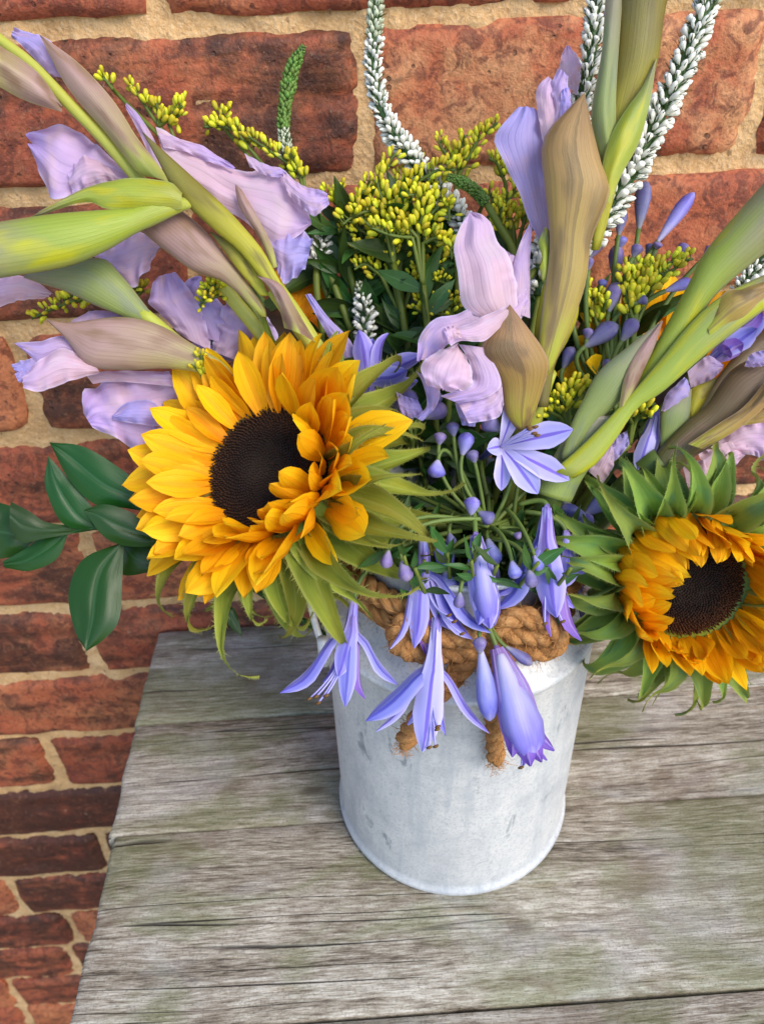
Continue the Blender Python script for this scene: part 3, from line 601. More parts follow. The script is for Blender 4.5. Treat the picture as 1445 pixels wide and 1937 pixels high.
sunflower('large open sunflower facing the camera with a broad dark disc and golden petals', SF1C, camdir(-.33, .20, .92), UPV, .0272, .0312, DISC1, pet1, bra1, SEPAL, PV1, BV1, MOUTH+np.array([-.02, .0, -.08]), 11)
def pet2(rs):
    o = []; A = R(-48)
    for ring, (N, rb, zz, sc) in enumerate([(42, .0268, -.002, .98), (40, .0254, -.0008, .92)]):
        for i in range(N):
            th = 2*np.pi*(i+.5*ring+rs.uniform(-.25, .25))/N; c = math.cos(th-A)
            al = (R(86)+R(30)*c if ring == 0 else R(94)+R(32)*c)+rs.normal(0, R(6))
            o.append((th, (rb+.0035*max(c, 0))*rs.uniform(.98, 1.03), zz, al, sc*rs.uniform(.88, 1.1), rs.uniform(.9, 1.15), rs.normal(0, .2)))
    return o
def bra2(rs):
    o = []
    for ring, (N, rb, zz, al, sc) in enumerate([(21, .0300, -.003, R(16), .92), (20, .0275, -.009, R(-14), 1.05), (18, .0300, -.006, R(2), .85)]):
        for i in range(N):
            th = 2*np.pi*(i+.5*ring+rs.uniform(-.25, .25))/N
            o.append((th, rb, zz, al+rs.normal(0, R(9)), sc*rs.uniform(.85, 1.15), rs.uniform(.9, 1.15), rs.normal(0, .25)))
    return o
SF2C = P(1298, 1098, .325)
sunflower('half-open sunflower with cupped petals and thick green bracts hanging over the right side', SF2C, camdir(-.07, -.13, .98), UPV, .0232, .0290, DISC2, pet2, bra2, SEPAL2, PV2, BV2, MOUTH+np.array([.02, -.01, -.08]), 12, .003)
# ------------------------------------------------------------------ gladioli
def stem_down(t, a, direction, r0=.004, r1=.0045, mat=None, name='stem', tgt=None):
    j = np.array([random.uniform(-.028, .028), random.uniform(-.028, .028), -.13]); b = MOUTH+j if tgt is None else tgt
    part(name, tube(bez(a, b, 18, direction), [r0, r1], 9), mat or STEMG, t)
GG = 'gladiolus stems of the bouquet'
# upper left stalk
t = thing('gladiolus', 'gladiolus stalk slanting from the upper left corner with long mauve bracts', 'gladiolus', P(420, 620, .33), GG)
S1 = [(-60, 25), (0, 75), (60, 122), (125, 190), (190, 255), (255, 330), (330, 420), (420, 540), (500, 640), (580, 760)]
part('stem', tube(lift(S1, (.315, .345), 40), [.0022, .0028, .0032, .0036], 10), STEMY, t)
part('bract', patch([(-40, 55), (0, 85), (70, 135), (118, 200)], [(-40, 140), (0, 165), (60, 195), (118, 212)][0:4], (.306, .318), bulge=.42, lump=.03), MAUVE, t)
part('bract', patch(Z1((640, 690), (620, 650), (520, 520), (430, 380), (300, 240), (150, 130)), Z1((560, 670), (520, 650), (400, 500), (270, 350), (200, 230), (150, 130)), (.322, .318), bulge=.38), MAUVE, t)
part('petal', patch(Z1((250, 300), (215, 190), (170, 140), (55, 108)), Z1((200, 290), (150, 240), (80, 170), (45, 140)), (.324, .322), bulge=.2, ruffle=.05), VIOLET, t)
part('petal', patch(Z1((520, 665), (400, 575), (300, 497), (220, 473), (140, 480), (115, 510)), Z1((480, 700), (360, 690), (270, 750), (200, 755), (150, 660), (120, 570)), (.335, .338), bulge=.22, ruffle=.055, freq=3), LILAC, t)
part('petal', patch(Z1((420, 640), (360, 600), (300, 600), (260, 650)), Z1((470, 700), (400, 690), (330, 720), (280, 740)), (.332, .333), bulge=.3, ruffle=.05), PINK, t)
part('petal', patch(Z1((620, 640), (590, 540), (530, 440), (480, 388)), Z1((590, 640), (540, 530), (505, 460), (475, 405)), (.335, .338), bulge=.3, ruffle=.06), LILAC, t)
# central left stalk: the big bloom, olive bract, green buds
t = thing('gladiolus', 'gladiolus stalk with an olive bract, green buds bending left and a large pale bloom', 'gladiolus', P(520, 560, .32), GG)
part('petal', patch(Z1((590, 480), (690, 525), (770, 553), (880, 635), (1000, 640), (1085, 650), (1150, 760), (1178, 830)), Z1((640, 660), (740, 740), (830, 790), (900, 820), (990, 890), (1050, 930), (1120, 900), (1178, 850)), (.335, .340), bulge=.16, ruffle=.03, freq=5, n=34, m=17), PINK, t)
part('petal', patch(Z1((925, 580), (1000, 620), (1060, 635), (1085, 652)), Z1((945, 630), (1000, 662), (1040, 672), (1078, 668)), (.331, .332), bulge=.2, ruffle=.06), LILAC, t)
part('petal', patch(Z1((1070, 645), (1130, 690), (1190, 712), (1238, 728)), Z1((1090, 740), (1140, 785), (1190, 818), (1247, 775)), (.332, .331), bulge=.25, ruffle=.06), LILAC, t)
part('petal', patch(Z1((1000, 890), (1060, 880), (1130, 868), (1185, 905)), Z1((1030, 980), (1060, 1050), (1085, 1075), (1155, 1020)), (.340, .341), bulge=.2, ruffle=.05), VIOLET, t)
part('petal', patch(Z1((600, 500), (690, 528), (770, 553), (890, 632)), Z1((620, 560), (700, 575), (780, 610), (885, 645)), (.332, .333), bulge=.2, ruffle=.07, freq=3), LILAC, t)
part('petal', patch(Z1((620, 930), (540, 880), (450, 910), (355, 965)), Z1((600, 950), (540, 1050), (490, 1088), (400, 1010)), (.338, .342), bulge=.2, ruffle=.05), LILAC, t)
part('bract', patch(Z1((1050, 1010), (1030, 930), (980, 830), (920, 725), (892, 698)), Z1((1030, 1020), (980, 900), (910, 790), (893, 730), (890, 698)), (.330, .331), bulge=.35), MAUVE, t)
part('bract', pod(Z1((1010, 1200), (1000, 1160), (930, 1060), (850, 960), (760, 855), (640, 760)), Z1((990, 1200), (950, 1160), (850, 1070), (740, 1030), (640, 960), (530, 870)), (.322, .318), k=.6), MAUVE, t)
part('bract', pod(Z1((1140, 1199), (1070, 1080), (1000, 955), (950, 890), (860, 790), (720, 660), (620, 570), (540, 498)), Z1((1080, 1199), (1000, 1070), (905, 950), (820, 880), (720, 790), (655, 715), (605, 620), (540, 502)), (.316, .306), k=.55), OLIVE, t)
part('bract', pod(Z1((1020, 1120), (960, 1000), (900, 930), (800, 875)), Z1((985, 1120), (900, 1020), (840, 940), (795, 880)), (.319, .315), k=.5), OLIVE, t)
part('bract', patch(Z1((1075, 1240), (1060, 1180), (1020, 1090), (965, 1038)), Z1((1200, 1300), (1130, 1185), (1060, 1075), (966, 1040)), (.312, .312), bulge=.4), MAUVE, t)
part('stem', tube(np.vstack([lift(Z1((1040, 1090), (1110, 1190), (1200, 1330)), (.318, .325), 10), bez(P(620, 700, .33), MOUTH+np.array([-.02, .015, -.12]), 14)]), [.0040, .0050], 10), STEMY, t)
part('bract', pod(Z1((735, 772), (690, 745), (600, 745), (510, 785), (400, 795), (200, 812), (0, 842), (-120, 860)), Z1((735, 782), (690, 800), (600, 845), (510, 885), (400, 948), (250, 1008), (0, 1052), (-120, 1070)), (.309, .296), k=.7), GREEN, t)
part('bract', patch(Z1((690, 730), (640, 688), (500, 675), (350, 700), (240, 750), (115, 822)), Z1((690, 790), (600, 800), (500, 795), (400, 790), (320, 765), (118, 824)), (.306, .300), bulge=.3, ruffle=.02), GREEN, t)
# lower left stalk
t = thing('gladiolus', 'low gladiolus stalk on the left with a pointed brown bract and crumpled pale lilac blooms', 'gladiolus', P(330, 650, .33), GG)
part('petal', patch(Z1((200, 1110), (110, 1048), (0, 1040), (-60, 1045)), Z1((190, 1125), (60, 1140), (0, 1165), (-60, 1200)), (.335, .335), bulge=.3, ruffle=.05), PINK, t)
part('bract', pod(Z1((600, 1220), (540, 1140), (460, 1040), (380, 975), (200, 1010), (120, 1020)), Z1((560, 1240), (470, 1200), (360, 1155), (240, 1100), (160, 1075), (90, 1050)), (.331, .322), k=.5), GREY, t)
part('stem', tube(np.vstack([lift([(265, 590), (310, 628), (380, 690), (450, 760)], (.331, .338), 12), bez(P(470, 790, .342), MOUTH+np.array([-.03, .0, -.12]), 14)[1:]]), [.0034, .0042], 10), STEMY, t)
part('bract', pod(Z3((840, 400), (800, 350), (700, 290), (600, 230), (500, 195), (400, 190), (250, 210), (170, 198)), Z3((800, 410), (720, 390), (600, 375), (480, 380), (350, 375), (300, 350), (240, 270), (170, 202)), (.330, .318), k=.5), MAUVE, t)
for L_, R_, d, m_, b, r_ in [
        (Z3((360, 390), (250, 262), (150, 275), (50, 283)), Z3((350, 395), (230, 335), (150, 355), (80, 305)), (.326, .323), LILAC, .25, .04),
        (Z3((350, 372), (230, 300), (140, 350), (88, 395)), Z3((360, 388), (240, 425), (145, 458), (85, 445)), (.322, .319), PINK, .3, .03),
        (Z3((170, 330), (95, 342), (42, 362)), Z3((160, 370), (110, 410), (62, 390)), (.324, .323), VIOLET, .25, .06),
        (Z3((120, 370), (85, 375), (55, 395)), Z3((130, 420), (105, 420), (70, 425)), (.323, .322), VIOLET, .25, .06),
        (Z3((240, 215), (330, 168), (440, 172)), Z3((300, 240), (380, 215), (470, 205)), (.338, .338), LILAC, .2, .05),
        (Z3((650, 400), (520, 395), (400, 412), (310, 460), (298, 530)), Z3((660, 580), (560, 665), (510, 682), (420, 625), (335, 590)), (.350, .342), LILAC, .16, .05),
        (Z3((610, 550), (540, 488), (450, 500), (403, 545)), Z3((640, 575), (570, 582), (480, 572), (408, 558)), (.340, .337), VIOLET, .35, .04),
        (Z3((310, 395), (400, 383), (610, 385)), Z3((335, 430), (420, 422), (640, 440)), (.339, .339), PINK, .2, .04),
        (Z3((660, 570), (600, 560), (540, 585)), Z3((680, 640), (600, 660), (560, 650)), (.346, .345), LILAC, .3, .06)]:
    part('petal', patch(L_, R_, d, bulge=b, ruffle=r_), m_, t)
# blooms tucked between the left stalks
t = thing('gladiolus', 'violet gladiolus bloom tucked behind the big sunflower between the left stalks', 'gladiolus', P(430, 600, .35), GG)
for L_, R_, d, m_, b, r_ in [
        (Z3((660, 260), (560, 165), (535, 130), (560, 45)), Z3((760, 310), (740, 200), (690, 100), (632, 28)), (.350, .346), LILAC, .2, .05),
        (Z3((720, 260), (655, 140), (665, 60), (722, 42)), Z3((850, 300), (830, 190), (770, 110), (728, 60)), (.354, .352), VIOLET, .2, .05),
        (Z3((760, 310), (790, 200), (815, 110), (850, 95)), Z3((860, 350), (930, 310), (1000, 265), (950, 170)), (.352, .349), LILAC, .2, .05),
        (Z3((600, 330), (700, 280), (800, 300)), Z3((640, 380), (740, 340), (850, 350)), (.357, .356), VIOLET, .2, .05),
        (Z3((1240, 340), (1200, 290), (1140, 190), (1098, 110)), Z3((1290, 330), (1250, 260), (1180, 190), (1118, 105)), (.352, .352), VIOLET, .3, .05),
        (Z3((560, 780), (530, 700), (515, 720)), Z3((590, 790), (560, 740), (515, 790)), (.345, .345), VIOLET, .3, .05),
        (Z3((580, 640), (560, 620), (545, 640)), Z3((610, 700), (590, 690), (560, 690)), (.346, .345), LILAC, .3, .05)]:
    part('petal', patch(L_, R_, d, bulge=b, ruffle=r_), m_, t)
stem_down(t, P(470, 680, .356), np.array([.01, 0, -.03]))
# tall stalk right of the middle
t = thing('gladiolus', 'tall gladiolus stalk right of the middle with dry brown bracts and ruffled pale blooms', 'gladiolus', P(1010, 740, .33), GG)
for L_, R_, d, m_, b, r_ in [
        (Z2((780, 310), (745, 260), (745, 200), (765, 155)), Z2((800, 330), (812, 270), (810, 210), (775, 158)), (.325, .325), PINK, .2, .06),
        (Z2((690, 850), (650, 790), (600, 660), (560, 580), (520, 495), (525, 455), (600, 366)), Z2((715, 850), (705, 750), (695, 600), (690, 480), (680, 430), (672, 390), (655, 372)), (.318, .308), VIOLET, .16, .025),
        (Z2((690, 520), (668, 400), (662, 310), (700, 262)), Z2((760, 500), (740, 420), (735, 340), (722, 285)), (.308, .304), PINK, .35, .03),
        (Z2((720, 480), (720, 380), (712, 300), (735, 235)), Z2((790, 470), (782, 390), (770, 330), (770, 262)), (.306, .301), LILAC, .3, .07),
        (Z2((740, 470), (745, 380), (745, 310)), Z2((775, 430), (782, 370), (775, 300)), (.302, .300), VIOLET, .3, .08)]:
    part('petal', patch(L_, R_, d, bulge=b, ruffle=r_, n=24), m_, t)
part('bract', pod(Z2((850, 860), (870, 640), (885, 480), (905, 300), (930, 100), (935, -60)), Z2((880, 860), (950, 600), (1010, 400), (1075, 230), (1100, 60), (1125, -60)), (.322, .296), k=.8), OLIVE, t)
part('bract', patch(Z2((905, 640), (880, 540), (850, 400), (885, 180), (900, -30)), Z2((915, 640), (935, 520), (935, 330), (945, 170), (960, -30)), (.307, .294), bulge=.35), GREY, t)
part('bract', patch(Z2((900, 690), (885, 590), (915, 470), (970, 375), (1025, 300), (1072, 200)), Z2((915, 700), (955, 600), (1015, 490), (1045, 380), (1060, 300), (1076, 205)), (.302, .298), bulge=.35), GREEN, t)
part('petal', patch(Z2((890, 60), (900, 10), (905, -40)), Z2((915, 60), (930, 10), (935, -40)), (.300, .298), bulge=.3, ruffle=.06), VIOLET, t)
part('bract', pod(Z2((672, 1290), (668, 1180), (690, 1000), (708, 830), (690, 640), (678, 520), (700, 450), (760, 385), (826, 318)), Z2((705, 1290), (770, 1150), (830, 980), (850, 830), (885, 740), (915, 655), (885, 560), (852, 430), (828, 322)), (.312, .295), k=.55), BRACT, t)
part('petal', patch(Z2((690, 890), (668, 840), (690, 780)), Z2((700, 1000), (710, 900), (712, 800)), (.309, .308), bulge=.3), GREEN, t)
part('stem', pod([(1035, 500), (1014, 600), (1010, 650), (1018, 700), (1014, 770)], [(1092, 500), (1094, 590), (1076, 640), (1050, 690), (1036, 770)], (.311, .322), k=.7), OLIVE, t)
part('stem', tube(bez(P(1030, 700, .322), MOUTH+np.array([.02, .0, -.12]), 20, np.array([-.012, 0, -.05])), [.0052, .0055], 10), STEMY, t)
part('bract', pod(Z5((190, 640), (135, 560), (115, 430), (60, 340), (20, 262), (80, 170), (153, 63)), Z5((230, 640), (255, 600), (300, 470), (335, 345), (310, 270), (250, 185), (157, 65)), (.318, .300), k=.40), BRACT, t)
for L_, R_, d, m_, b, r_ in [
        (Z2((480, 1100), (410, 1050), (392, 940), (378, 850), (400, 780), (432, 728)), Z2((600, 1091), (590, 960), (560, 870), (525, 830), (505, 760), (440, 730)), (.310, .309), PINK, .18, .025),
        (Z2((590, 1080), (575, 960), (600, 850), (640, 765)), Z2((640, 1095), (640, 1000), (640, 900), (648, 770)), (.312, .313), LILAC, .25, .03),
        (Z2((500, 1010), (530, 930), (560, 880), (540, 850)), Z2((600, 1010), (600, 930), (600, 890), (575, 872)), (.315, .314), PINK, .15, .04),
        (Z4((985, 180), (860, 232), (770, 252), (705, 335), (694, 440)), Z4((960, 300), (890, 320), (830, 370), (780, 410), (740, 435)), (.312, .306), LILAC, .2, .05),
        (Z4((880, 360), (790, 395), (715, 455), (735, 535), (790, 568)), Z4((885, 385), (935, 450), (948, 540), (905, 572), (830, 572)), (.303, .299), PINK, .22, .04),
        (Z4((1115, 185), (1000, 235), (900, 282), (812, 288), (812, 340)), Z4((1100, 260), (1010, 345), (950, 352), (890, 348), (850, 372)), (.302, .297), PINK, .25, .03),
        (Z4((880, 290), (840, 280), (812, 300)), Z4((900, 335), (860, 340), (840, 362)), (.296, .295), PINK, .35, .06),
        (Z4((885, 365), (930, 440), (948, 545), (860, 580), (800, 600)), Z4((1000, 380), (1065, 490), (1075, 560), (1000, 610), (880, 632)), (.306, .308), LILAC, .16, .03),
        (Z4((1080, 530), (990, 590), (880, 630)), Z4((1090, 640), (1060, 700), (930, 725)), (.311, .312), LILAC, .15, .04),
        (Z4((1000, 260), (1090, 190), (1150, 150), (1190, 110)), Z4((1040, 380), (1100, 310), (1160, 260), (1200, 200)), (.309, .312), PINK, .15, .03),
        (Z4((880, 600), (870, 640), (900, 730)), Z4((980, 620), (970, 680), (960, 740)), (.318, .322), VIOLET, .2, .05),
        (Z4((690, 485), (720, 540), (740, 640), (690, 700)), Z4((770, 530), (800, 580), (780, 650), (720, 715)), (.318, .320), VIOLET, .25, .05),
        (Z4((600, 580), (640, 600), (700, 620)), Z4((620, 680), (670, 700), (730, 690)), (.324, .324), VIOLET, .2, .05)]:
    part('petal', patch(L_, R_, d, bulge=b, ruffle=r_, n=24), m_, t)
# right stalk, bright green
t = thing('gladiolus', 'thick bright green gladiolus stalk of sheathed buds leaning out at the right edge', 'gladiolus', P(1080, 860, .33), GG)
part('bract', pod([(1155, 790), (1211, 699), (1255, 623), (1304, 532), (1337, 470), (1470, 315)], [(1165, 800), (1215, 745), (1275, 670), (1330, 590), (1366, 545), (1470, 460)], (.322, .300), k=.7), GREEN, t)
part('bract', pod([(1045, 890), (1100, 842), (1175, 765), (1240, 690), (1310, 605), (1378, 551), (1480, 505)], [(1085, 905), (1125, 880), (1165, 830), (1205, 772), (1252, 742), (1345, 662), (1480, 560)], (.318, .300), k=.5), GREEN, t)
part('bract', patch([(1330, 600), (1370, 553), (1400, 543), (1480, 520)], [(1345, 655), (1400, 618), (1440, 580), (1482, 548)], (.306, .298), bulge=.35), BRACT, t)
part('bract', pod([(1058, 870), (1078, 806), (1102, 756), (1131, 703), (1185, 657), (1251, 606)], [(1088, 870), (1120, 810), (1170, 760), (1213, 705), (1236, 660), (1253, 608)], (.322, .312), k=.5), GREY, t)
part('bract', patch([(1170, 770), (1180, 715), (1205, 665), (1250, 608)], [(1190, 770), (1215, 705), (1235, 660), (1253, 609)], (.3125, .311), bulge=.25), MAUVE, t)
part('stem', pod([(1010, 930), (1032, 890), (1078, 806), (1100, 780)], [(1080, 950), (1105, 900), (1164, 812), (1175, 790)], (.330, .322), k=.6), GREY, t)
part('stem', tube(bez(P(1050, 925, .331), MOUTH+np.array([.025, .0, -.12]), 20, np.array([-.01, 0, -.03])), [.0055, .0055], 10), STEMG, t)
# right stalks, brown
t = thing('gladiolus', 'brown and green gladiolus stalk low on the right above pale pink petals', 'gladiolus', P(1260, 850, .335), GG)
part('stem', pod([(1225, 880), (1252, 843), (1299, 796), (1334, 768), (1386, 697), (1470, 660)], [(1275, 905), (1307, 868), (1345, 845), (1396, 806), (1445, 757), (1480, 735)], (.334, .322), k=.6), DARKST, t)
part('bract', patch([(1300, 840), (1360, 800), (1410, 765), (1470, 690)], [(1330, 850), (1390, 815), (1440, 775), (1480, 735)], (.321, .314), bulge=.3), BRACT, t)
part('bract', patch([(1390, 803), (1430, 775), (1480, 750)], [(1396, 806), (1440, 800), (1480, 798)], (.324, .322), bulge=.2), BRACT, t)
part('bract', pod(ZR((235, 1445), (235, 1250), (250, 1100), (380, 1000), (515, 895)), ZR((300, 1430), (420, 1350), (490, 1200), (515, 1000), (520, 900)), (.336, .330), k=.4), GREY, t)
part('bract', patch(ZR((490, 1200), (480, 1050), (520, 900), (640, 840), (750, 790)), ZR((510, 1195), (600, 1090), (650, 1000), (700, 900), (750, 795)), (.334, .331), bulge=.3), OLIVE, t)
part('petal', patch(ZR((240, 1100), (290, 950), (380, 860), (450, 790)), ZR((300, 1110), (420, 1040), (505, 940), (490, 830)), (.333, .330), bulge=.4, ruffle=.04), VIOLET, t)
part('petal', patch(ZR((480, 740), (650, 600), (720, 610), (812, 680)), ZR((510, 890), (620, 850), (720, 800), (800, 720)), (.338, .336), bulge=.12, ruffle=.04), LILAC, t)
for L_, R_, m_ in [([(1320, 860), (1400, 800), (1470, 790)], [(1345, 905), (1400, 860), (1480, 880)], PINK), ([(1330, 850), (1350, 870), (1345, 905)], [(1400, 830), (1405, 862), (1378, 893)], PINK), ([(1290, 880), (1330, 870), (1380, 880)], [(1300, 930), (1340, 925), (1375, 905)], PINK),
                   ([(1400, 815), (1430, 805), (1480, 800)], [(1405, 850), (1440, 870), (1480, 900)], LILAC), ([(1110, 890), (1130, 850), (1165, 825)], [(1140, 915), (1160, 880), (1160, 840)], PINK), ([(1135, 845), (1155, 830), (1185, 815)], [(1140, 880), (1165, 870), (1190, 840)], VIOLET)]:
    part('petal', patch(L_, R_, (.343, .340), bulge=.15, ruffle=.05), m_, t)
part('petal', patch(ZR((1000, 690), (1060, 580), (1186, 540)), ZR((1040, 700), (1186, 690), (1300, 660)), (.318, .314), bulge=.3, ruffle=.06), VIOLET, t)
stem_down(t, P(1250, 870, .335), np.array([-.03, 0, -.02]), .006, .005)
t = thing('gladiolus', 'blurred dark brown gladiolus stalk at the right edge behind the green one', 'gladiolus', P(1330, 760, .35), GG)
part('stem', pod([(1290, 800), (1340, 735), (1400, 660), (1480, 590)], [(1310, 815), (1375, 745), (1430, 690), (1480, 660)], (.354, .352), k=.7), DARKST, t)
stem_down(t, P(1300, 807, .354), np.array([-.02, 0, -.03]), .005, .005)

# ------------------------------------------------------------------ ruscus leaves
t = thing('ruscus_sprig', 'sprig of glossy dark green ruscus leaves poking out left of the big sunflower', 'ruscus', P(330, 965, .35), None)
part('stem', tube(np.vstack([lift(Z3((130, 960), (245, 962), (350, 945), (450, 985), (560, 985)), (.352, .345), 16), bez(P(330, 1015, .348), MOUTH+np.array([-.035, 0, -.1]), 12)[1:]]), [.0011, .0018], 8), RUSC, t)
for L_, R_, d in [
        (Z3((540, 870), (500, 790), (420, 725), (300, 655), (180, 640)), Z3((530, 890), (440, 875), (340, 862), (250, 775), (180, 642)), (.345, .338)),
        (Z3((352, 950), (330, 870), (250, 775), (176, 690)), Z3((350, 955), (230, 935), (165, 800), (174, 690)), (.348, .340)),
        (Z3((600, 985), (560, 950), (480, 895), (380, 863), (303, 884)), Z3((600, 995), (530, 1015), (440, 1010), (370, 975), (303, 886)), (.342, .334)),
        (Z3((350, 945), (180, 930), (110, 890), (40, 853)), Z3((345, 955), (170, 985), (80, 1000), (36, 950)), (.350, .344)),
        (Z3((245, 962), (160, 975), (80, 1030), (10, 1068)), Z3((248, 968), (205, 1060), (110, 1102), (20, 1092)), (.354, .352)),
        (Z3((140, 975), (60, 880), (-30, 850)), Z3((120, 1000), (50, 1050), (-60, 1065)), (.357, .356)),
        (Z3((437, 1000), (300, 1060), (248, 1180), (272, 1320), (310, 1390)), Z3((447, 1003), (440, 1150), (428, 1280), (372, 1350), (312, 1390)), (.345, .335)),
        (Z3((445, 1000), (520, 985), (590, 1085)), Z3((443, 1010), (440, 1115), (575, 1100)), (.352, .350)),
        (Z3((800, 1232), (845, 1240), (872, 1335)), Z3((805, 1262), (830, 1305), (870, 1337)), (.350, .352))]:
    part('leaf', patch(L_, R_, d, bulge=.10, lump=.02, fold=.035), RUSC, t)
# ------------------------------------------------------------------ agapanthus
def bud_mesh(name, mat, k):
    prof = [(.0, 0), (.10, .01), (.16, .08), (.28, .25), (.42, .48), (.50, .68), (.42, .85), (.22, .96), (.05, 1.0), (0, 1.0)]
    p = np.array(prof); m = 12; a = np.linspace(0, 2*np.pi, m, endpoint=False)
    rr = p[:, :1]*(1+.10*np.cos(3*a+k)[None]*np.minimum(p[:, 1:]*1.5, 1)+.05*np.cos(6*a)[None])
    G = np.stack([rr*np.cos(a)[None], rr*np.sin(a)[None], np.repeat(p[:, 1:], m, 1)], 2)
    g = Geo().grid(G, wrap=True); uv = g.uv[0]; g.uv[0] = uv*0+np.stack([np.tile(np.abs(((a*3/np.pi) % 2)-1)*.5, len(p)), np.repeat(p[:, 1], m)], 1)
    return g.mesh(name, mat, center=False)[0]
BM = {'d': [bud_mesh('bud', BUDM, k) for k in (0, 1)], 'b': [bud_mesh('bud', BUDB, k) for k in (0, 1)]}
def bud(t, base, tip, wpx, d, kind='d', d1=None, stalk=None, rad=.00085):
    a, b = P(*base, d), P(*tip, d1 if d1 else d-.002); ax_ = b-a; L = np.linalg.norm(ax_); Wd = wpx*PX*d
    z = ax_/L; x = unit(np.cross(z, FWD)+np.array([1e-6, 0, 0])); y = np.cross(z, x)
    link('bud', random.choice(BM[kind]), t, mw=basis(a, x, y, z, (Wd, Wd, L)))
    if stalk is not None: part('flower_stalk', tube(bez(a+z*L*.03, stalk, 14, -z*np.linalg.norm(stalk-a)*.45), [rad, rad*1.15], 7), STEMG, t)
def tepal(base, axis, tip, W, mat, parent, tube_r=.0021, tl=.42, cup=.35, n=16, m=7, flip=None, name='petal', ruff=0):
    L = np.linalg.norm(axis); az = axis/L; q = tip-base; perp = q-az*np.dot(q, az); pl = np.linalg.norm(perp)
    r = perp/pl if pl > 1e-5 else unit(np.cross(az, FWD))
    if flip is not None: r = unit(flip-az*np.dot(flip, az))
    tc = CAM-base; tc = unit(tc-az*np.dot(tc, az)); rw = unit(r+.95*tc) if flip is None and np.dot(r, tc) > -.6 else r
    c0 = base+r*tube_r*.5; c1 = base+az*L*tl*.5+r*tube_r*.9; c2 = base+az*L*tl+r*tube_r*1.35; c3 = base+az*L*(tl*.45+.32)+(perp*.20+r*tube_r)
    c = cr([c0, c1, c2, c3, base+az*np.dot(q, az)*.82+perp*.62, tip], n)
    v = np.linspace(0, 1, n); u = np.linspace(-1, 1, m); tt = unit(np.gradient(c, axis=0))
    wd = np.cross(tt, rw); wd = unit(wd); nn = np.cross(wd, tt); nn = nn*np.sign((nn*rw).sum(1))[:, None]
    wv = np.interp(v, [0, .25, .5, .75, .9, 1], [.30, .42, .82, 1.0, .62, .05])*W/2
    _seed[0] += 1
    h = -cup*(u[None]**2)*wv[:, None]+ruff*W*smooth_noise(n, m, (5, 3), _seed[0])+.10*W*np.exp(-(u/.22)**2)[None]*np.ones((n, 1))*.6
    G = c[:, None]+wd[:, None]*(u[None]*wv[:, None])[..., None]+nn[:, None]*h[..., None]
    return part(name, Geo().grid(G), mat, parent)
def bloom(t, base, axis_tip, d0, d1, tepals, mat=BLUE, stalk=None, stamens=(), wscale=1.0, tl=.42, tr=.0021):
    "an agapanthus flower: calyx tube with tepals (tip pixel, depth, width in pixels[, material]) and stamens"
    b, e = P(*base, d0), P(*axis_tip, d1); ax_ = e-b; L = np.linalg.norm(ax_); az = ax_/L
    fl = part('flower', tube(np.array([b-az*.0015, b+az*L*.04, b+az*L*.18, b+az*L*.3]), [.0010, .0019, .0021, .0018], 10), mat, t)
    for q in tepals:
        tip = P(*q[0], q[1]); tepal(b, ax_, tip, q[2]*PX*q[1]*wscale*1.0, q[3] if len(q) > 3 else mat, fl, tl=tl, tube_r=tr, flip=(CAM-b if len(q) > 4 and q[4] == 'f' else None), ruff=.03)
    for (p, dd) in stamens:
        tp = P(*p, dd); cpath = bez(b+az*L*.25, tp, 12, az*L*.55); part('stamen', tube(cpath, [.0005, .0004], 6), BLUEW, fl)
        part('anther', tube(np.array([tp-np.array([.0011, 0, .0004]), tp, tp+np.array([.0011, .0002, .0005])]), [.0004, .0007, .0004], 7), ANTH, fl)
    if stalk is not None: part('flower_stalk', tube(bez(b, stalk, 14, -az*np.linalg.norm(stalk-b)*.4), [.0011, .0011], 8), STEMG, t)
    return fl
AG = 'agapanthus heads of the bouquet'
t = thing('agapanthus', 'drooping agapanthus head with violet-blue trumpet flowers hanging over the front of the churn', 'agapanthus', P(925, 985, .345), AG)
U = P(925, 1000, 0.3330)
part('stem', tube(bez(U, MOUTH+np.array([.0, -.01, -.12]), 16, np.array([0, .012, -.02])), [.0038, .0045], 10), STEMG, t)
bloom(t, (670, 1134), (655, 1290), 0.3230, 0.3180, [((653, 1337), 0.3130, 36, BLUE, 'f'), ((530, 1311), 0.3150, 34), ((753, 1296), 0.3190, 24), ((690, 1322), 0.3210, 34, PURP), ((612, 1290), 0.3230, 36), ((640, 1280), 0.3140, 40, BLUE, 'f')],
      stalk=U+np.array([-.012, 0, .0]), stamens=[((598, 1318), 0.3150), ((617, 1316), 0.3140), ((585, 1322), 0.3160), ((602, 1330), 0.3140)])
bloom(t, (799, 1008), (805, 1190), 0.3210, 0.3130, [((783, 1226), 0.3110, 40, BLUE, 'f'), ((738, 1227), 0.3140, 22, BLUEW), ((927, 1197), 0.3110, 34), ((893, 1209), 0.3160, 46), ((850, 1190), 0.3190, 44), ((806, 1240), 0.3200, 36, PURP)],
      stalk=U+np.array([-.006, 0, .003]), stamens=[((849, 1164), 0.3090), ((859, 1176), 0.3090), ((874, 1199), 0.3090)])
bloom(t, (826, 1168), (812, 1400), 0.3170, 0.3110, [((799, 1422), 0.3060, 60, BLUEW, 'f'), ((692, 1364), 0.3090, 48), ((925, 1387), 0.3110, 22), ((843, 1391), 0.3120, 34), ((771, 1371), 0.3180, 38, BLUEW), ((712, 1384), 0.3160, 22, BLUEW)],
      stalk=P(850, 1060, 0.3270), stamens=[((828, 1375), 0.3045), ((812, 1414), 0.3050), ((824, 1412), 0.3060), ((827, 1380), 0.3045)])
